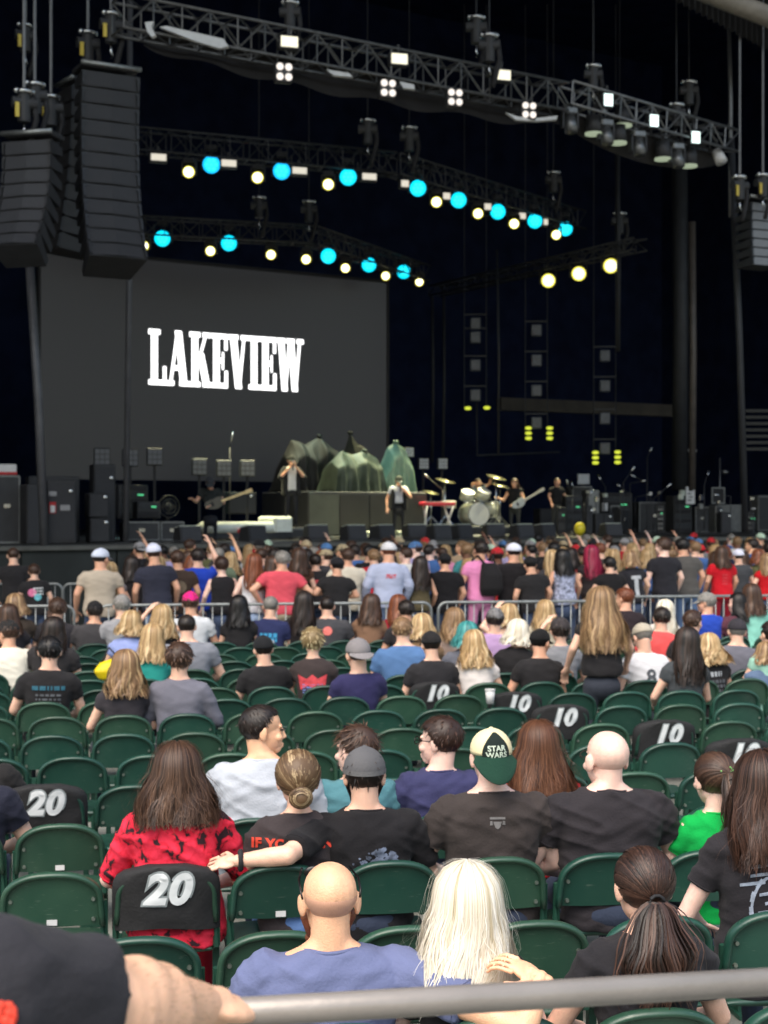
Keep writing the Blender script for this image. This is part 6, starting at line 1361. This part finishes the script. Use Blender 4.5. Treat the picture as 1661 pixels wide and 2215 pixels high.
d = muso('singer in black jacket and pale printed shirt leaning into a microphone', 862, 1030, 39.8, 'stand', (186, 188, 198), hair_short(.012, 100), 'dark', (44, 44, 46), PI + .1, 0, (70, 74, 68), pitch=-.25, headoff=(0, .06), armL=((-.30, .14, 1.04), (-.04, .25, 1.3)), armR=((.30, -.04, .98), (.31, .08, .76)), curlL=1.6)
jk = MB()
for s in (-1, 1): jk.loft([((s * .17, -.03, .7), .07, .15), ((s * .16, -.03, .88), .075, .15), ((s * .15, -.03, 1.1), .08, .155), ((s * .14, -.03, 1.25), .06, .12)], 2.6)
jk.loft([((0, -.10, .7), .2, .09), ((0, -.10, 1.05), .2, .1), ((0, -.09, 1.27), .14, .06)], 2.5); ob('jacket', remesh(jk, .02, 4), cloth((36, 36, 38)), d['t'])
mt = thing('microphone', 'hand microphone of the leaning singer in black jacket', 'microphone', S_at(862, 39.8) + Vector((.05, -.3, 1.3)), .2); MB().cap((0, 0, -.1), (0, 0, .05), .017, .02).build('handle', BLACK, mt, True); MB().ell((0, 0, .09), .03).build('grille_ball', CHROME, mt, True)
muso('drummer in grey blue shirt seated behind the pale drum kit', 1033, 1036, 44.4, 'sit', (120, 140, 152), hair_short(.012, 100), 'brown', (50, 50, 56), PI + AS, .5, armL=((-.32, .16, 1.0), (-.2, .4, 1.12)), armR=((.32, .16, 1.0), (.2, .42, 1.0)))
p = S_at(1033, 44.4); t = thing('drum_stool', 'round stool under the drummer', 'stool', p + Vector((0, 0, .24)), 0); MB().cyl((0, 0, .6), (0, 0, .7), .19, seg=18).build('seat', BLACK2, t, True); MB().cyl((0, 0, .02), (0, 0, .6), .03, seg=8).build('post', CHROME, t)
muso('long haired guitarist in black beside the drum kit', 1113, 1036, 42.2, 'stand', (32, 32, 34), hair_long(.3, 90, .015, .06, 3, .02), 'brown', (60, 62, 62), PI + AS - .9, 0, sk='o', sleeve=.1, armL=((-.30, .02, .96), (-.05, .27, .88)), armR=((.31, .06, .98), (.42, .28, 1.06)))
guitar('pale electric guitar of the long haired player', S_at(1120, 42.2) + Vector((0, -.34, .9)), (0, PI - .5, .3), (196, 200, 196), (196, 190, 180))
muso('crew man in black shirt and shorts watching from the stage side', 1205, 1034, 43.0, 'stand', (36, 35, 37), hair_short(.006, 0), 'brown', (70, 70, 66), PI + .3, 0, sk='m')
# far side: racks, cases, desks
for a in (('rack_frame', 'rack', 'open steel rack next to the crew man', 1222, 1262, 1072, 42.5, None, 'rack', DTRUSS), ('road_case', 'case', 'road case topped by a grey monitor', 1236, 1282, 1052, 45, None, 'case', BLACK), ('road_case', 'case', 'tall slim silver case by the grey monitor', 1272, 1296, 1060, 42.8, None, 'case', ALU), ('equipment_rack', 'rack', 'dark rack in the middle of the stage side', 1300, 1372, 1066, 44, None, 'rack', BLACK), ('mixing_desk', 'desk', 'long dark desk with purple tinted top', 1378, 1452, 1086, 43.5, None, 'case', BLACK), ('equipment_rack', 'rack', 'dark rack with green lights below the pale panel', 1455, 1500, 1072, 42.6, None, 'rack', BLACK), ('road_case', 'case', 'black case with yellow sticker near the slanted pole', 1502, 1536, 1096, 42.4, None, 'case', BLACK), ('road_case', 'case', 'grey case behind the blue stand', 1548, 1606, 1092, 43.5, None, 'case', mat('grey_case', (104, 106, 106), .6, 0, .2)), ('speaker_cabinet', 'speaker', 'rounded grey speaker at the stage far end', 1636, 1690, 1072, 43, None, 'speaker', mat('grey_case', (104, 106, 106), .6, 0, .2)), ('speaker_cabinet', 'speaker', 'low black speaker behind the crew man', 1165, 1225, 1100, 46, None, 'speaker', BLACK), ('speaker_cabinet', 'speaker', 'black speaker between desk and steel rack', 1285, 1330, 1110, 42, None, 'speaker', BLACK)):
    box_thing(a[0], a[1], a[2], a[3], a[4], a[5], a[6], kind=a[8], m=a[9], rz=AS * .5)
p = S_at(1262, 44.5); p.z = CH - (1050 - CV) / F * p.y; t = thing('monitor_screen', 'small grey monitor standing on a road case', 'monitor', p, .3); MB().cbox((0, 0, .2), (.4, .06, .32), .01).build('panel', mat('pale_panel', (170, 174, 178), .4, 0, .06), t); MB().box((0, .02, .02), (.06, .06, .08)).build('stand', BLACK, t)
p = S_at(1493, 41.8); p.z = CH - (1090 - CV) / F * p.y; t = thing('notice_board', 'pale upright board with dark marks on a case', 'board', p, .3); MB().box((0, 0, .27), (.3, .03, .54)).build('panel', WHITEP, t)
for k in range(4): MB().box((-.04 + .05 * (k % 2), -.02, .12 + k * .1), (.13, .008, .035), .0).build('mark', BLACK2, t)
p = S_at(1557, 41.6); t = thing('work_light', 'square framed work lamp on a thin pale stand', 'lamp', p, .4); zf = CH - (1072 - CV) / F * p.y - DECK
MB().cyl((0, 0, .02), (0, 0, zf + 1.2), .02, seg=8).build('pole', ALU, t, True); MB().cyl((-.25, 0, .02), (0, 0, .6), .02, seg=8).build('leg', mat('blue_leg', (70, 104, 160), .5), t); MB().cyl((.25, 0, .02), (0, 0, .6), .02, seg=8).build('leg', mat('blue_leg', (70, 104, 160), .5), t)
for (cx_, cz_, w_, h_) in ((0, .24, .5, .04), (0, -.24, .5, .04), (-.23, 0, .04, .44), (.23, 0, .04, .44)): MB().box((cx_ - .1, -.04, zf + cz_), (w_, .05, h_)).build('frame', ALU, t)
MB().box((-.1, -.03, zf), (.42, .03, .42)).build('glass', BLACK2, t); MB().ell((.2, 0, zf + .75), (.13, .1, .07)).build('lamp_shade', ALU, t, True)
p = S_at(1495, 44); p.z = CH - (975 - CV) / F * p.y; t = thing('dome_lamp', 'pale dome lamp clamped to the brown post', 'lamp', p); MB().rings([MB().ring((0, 0, -.03), (0, 0, 1), .2, 16), MB().ring((0, 0, .03), (0, 0, 1), .18, 16), MB().ring((0, 0, .08), (0, 0, 1), .06, 16)]).build('shade', WHITEP, t, True); MB().box((.0, .2, .05), (.05, .4, .05)).build('arm', BLACK, t)
p = PF(1254, 37.5, DECK + .0); t = thing('balloon', 'yellow balloon at the stage edge', 'balloon', p, 0); MB().ell((0, 0, .2), (.15, .15, .18), None, 18, 12).build('skin', mat('yellow_balloon', (224, 206, 50), .3, 0, .05), t, True); MB().cyl((0, 0, .0), (0, 0, .03), .025, .01, seg=8).build('knot', mat('yellow_balloon', (224, 206, 50), .3, 0, .05), t)
# floor wedges and lamps along the stage edge
for i, u in enumerate((415, 560, 690, 775, 840, 905, 960, 1010, 1075, 1140, 1190, 1330)):
    p = PF(u, 35.2 + (i % 3) * .5, DECK + .002); t = thing('stage_monitor', 'low pale topped wedge monitor along the stage edge', 'monitor', p, AS + .2 * math.sin(i * 2.1), 'wedge monitors along the stage edge')
    w_ = .5; ob('cabinet', fixn(MB().prism([(0, 0), (.42, 0), (.36, .3), (.08, .34)], -w_ / 2, w_ / 2, lambda q: Vector((q.y, q.x, q.z))).mesh('cabinet')), BLACK, t); MB().box((0, .03, .18), (w_ * .9, .02, .28), M=Matrix.Rotation(-.24, 3, 'X')).build('grille', GRILLE, t)
    MB().box((0, .22, .335), (w_ * .94, .26, .012), M=Matrix.Rotation(-.14, 3, 'X')).build('top_cover', mat('pale_cover', (196, 204, 190), .4, 0, .1), t)
# clutter on the far stage side
rc = random.Random(21)
for k in range(16):
    u = rc.uniform(1190, 1640); y0 = rc.uniform(38, 45)
    box_thing('small_case', 'case', 'small equipment case among the racks at the stage side', u, u + rc.uniform(12, 26), rc.uniform(1092, 1128), y0, .35, kind=rc.choice(('case', 'rack', 'speaker')), m=rc.choice((BLACK, BLACK2, DTRUSS, ALU)), rz=rc.uniform(-.2, .9))[0]['group'] = 'small cases at the stage side'
for k in range(12):
    t = stand('microphone_stand', 'thin equipment stand among the racks at the stage side', 'stand', rc.uniform(1180, 1640), rc.uniform(1035, 1095), rc.uniform(38, 45), (rc.uniform(-.5, .5), rc.uniform(-.2, .2), rc.uniform(.02, .4))); t['group'] = 'stands at the stage side'
for k in range(14):
    p = PF(rc.uniform(1200, 1640), rc.uniform(37, 44), DECK); z = rc.uniform(.5, 1.3); t = thing('lamp_box', 'small pale lit box on a post at the stage side', 'lamp', p, rc.uniform(0, 1), 'small pale boxes at the stage side'); a = rc.uniform(.08, .2)
    MB().cbox((0, 0, z), (a, .1, a * rc.uniform(.6, 1.4)), .01).build('box_face', rc.choice((WHITEP, ALU, CHROME, mat('pale_cover', (196, 204, 190), .4, 0, .1))), t); MB().cyl((0, .03, .01), (0, .03, z), .015, seg=6).build('post', BLACK, t); MB().box((0, .03, .01), (.2, .2, .02)).build('foot', BLACK, t)
for k in range(8):
    p = PF(rc.uniform(1150, 1640), rc.uniform(35.5, 40), DECK + .03); mb = MB(); pts = [Vector((0, 0, 0))]
    for i in range(14): pts.append(pts[-1] + Vector((rc.uniform(-.1, .35), rc.uniform(-.25, .25), 0)))
    mb.tube(pts, .022, 6); o_ = tag(mb.build('stage_cable', BLACK2, None, True), 'loose black cable lying on the stage deck', 'cable', 'loose cables on the deck'); o_.location = p
for k in range(9):
    u = 300 + k * 95 + rc.uniform(-30, 30); p = PF(u, 35.6 + rc.uniform(0, 3), DECK + .03); mb = MB(); pts = [Vector((0, 0, 0))]
    for i in range(12): pts.append(pts[-1] + Vector((rc.uniform(-.1, .35), rc.uniform(-.25, .25), 0)))
    mb.tube(pts, .022, 6); o_ = tag(mb.build('stage_cable', BLACK2, None, True), 'loose black cable lying on the stage deck', 'cable', 'loose cables on the deck'); o_.location = p
# ------------------------------------------------------------------ seat labels
ROWL = ['in the row of the bald man in blue', 'in the row ahead of the bald man', 'in the row of the red tie dye shirt', 'in the row of the navy shirted boy', 'in the row of the aisle cover marked 20', 'in the row beyond the green clip girl', 'in the row short of the grey sweatshirt', 'in the row of the grey sweatshirt', 'in the row of the white cup', 'in the row of the curly blond woman', 'in the row of the white jersey numbered 8', 'in the row of the broad blue shirt', 'in the row just ahead of the broad blue shirt', 'in the row of the coral round print', 'in the row of the pink cap', 'in the last row before the steel barrier']
for t, r, x, occ in seat_at:
    if occ and occ[0] == 'person':
        t['label'] = ('seat of the ' + occ[1])
    elif occ: t['label'] = 'green seat under a cover marked %s %s' % (occ[1], ROWL[r])
    else: t['label'] = 'empty dark green stadium seat ' + ROWL[r]; t['group'] = 'empty seats ' + ROWL[r]
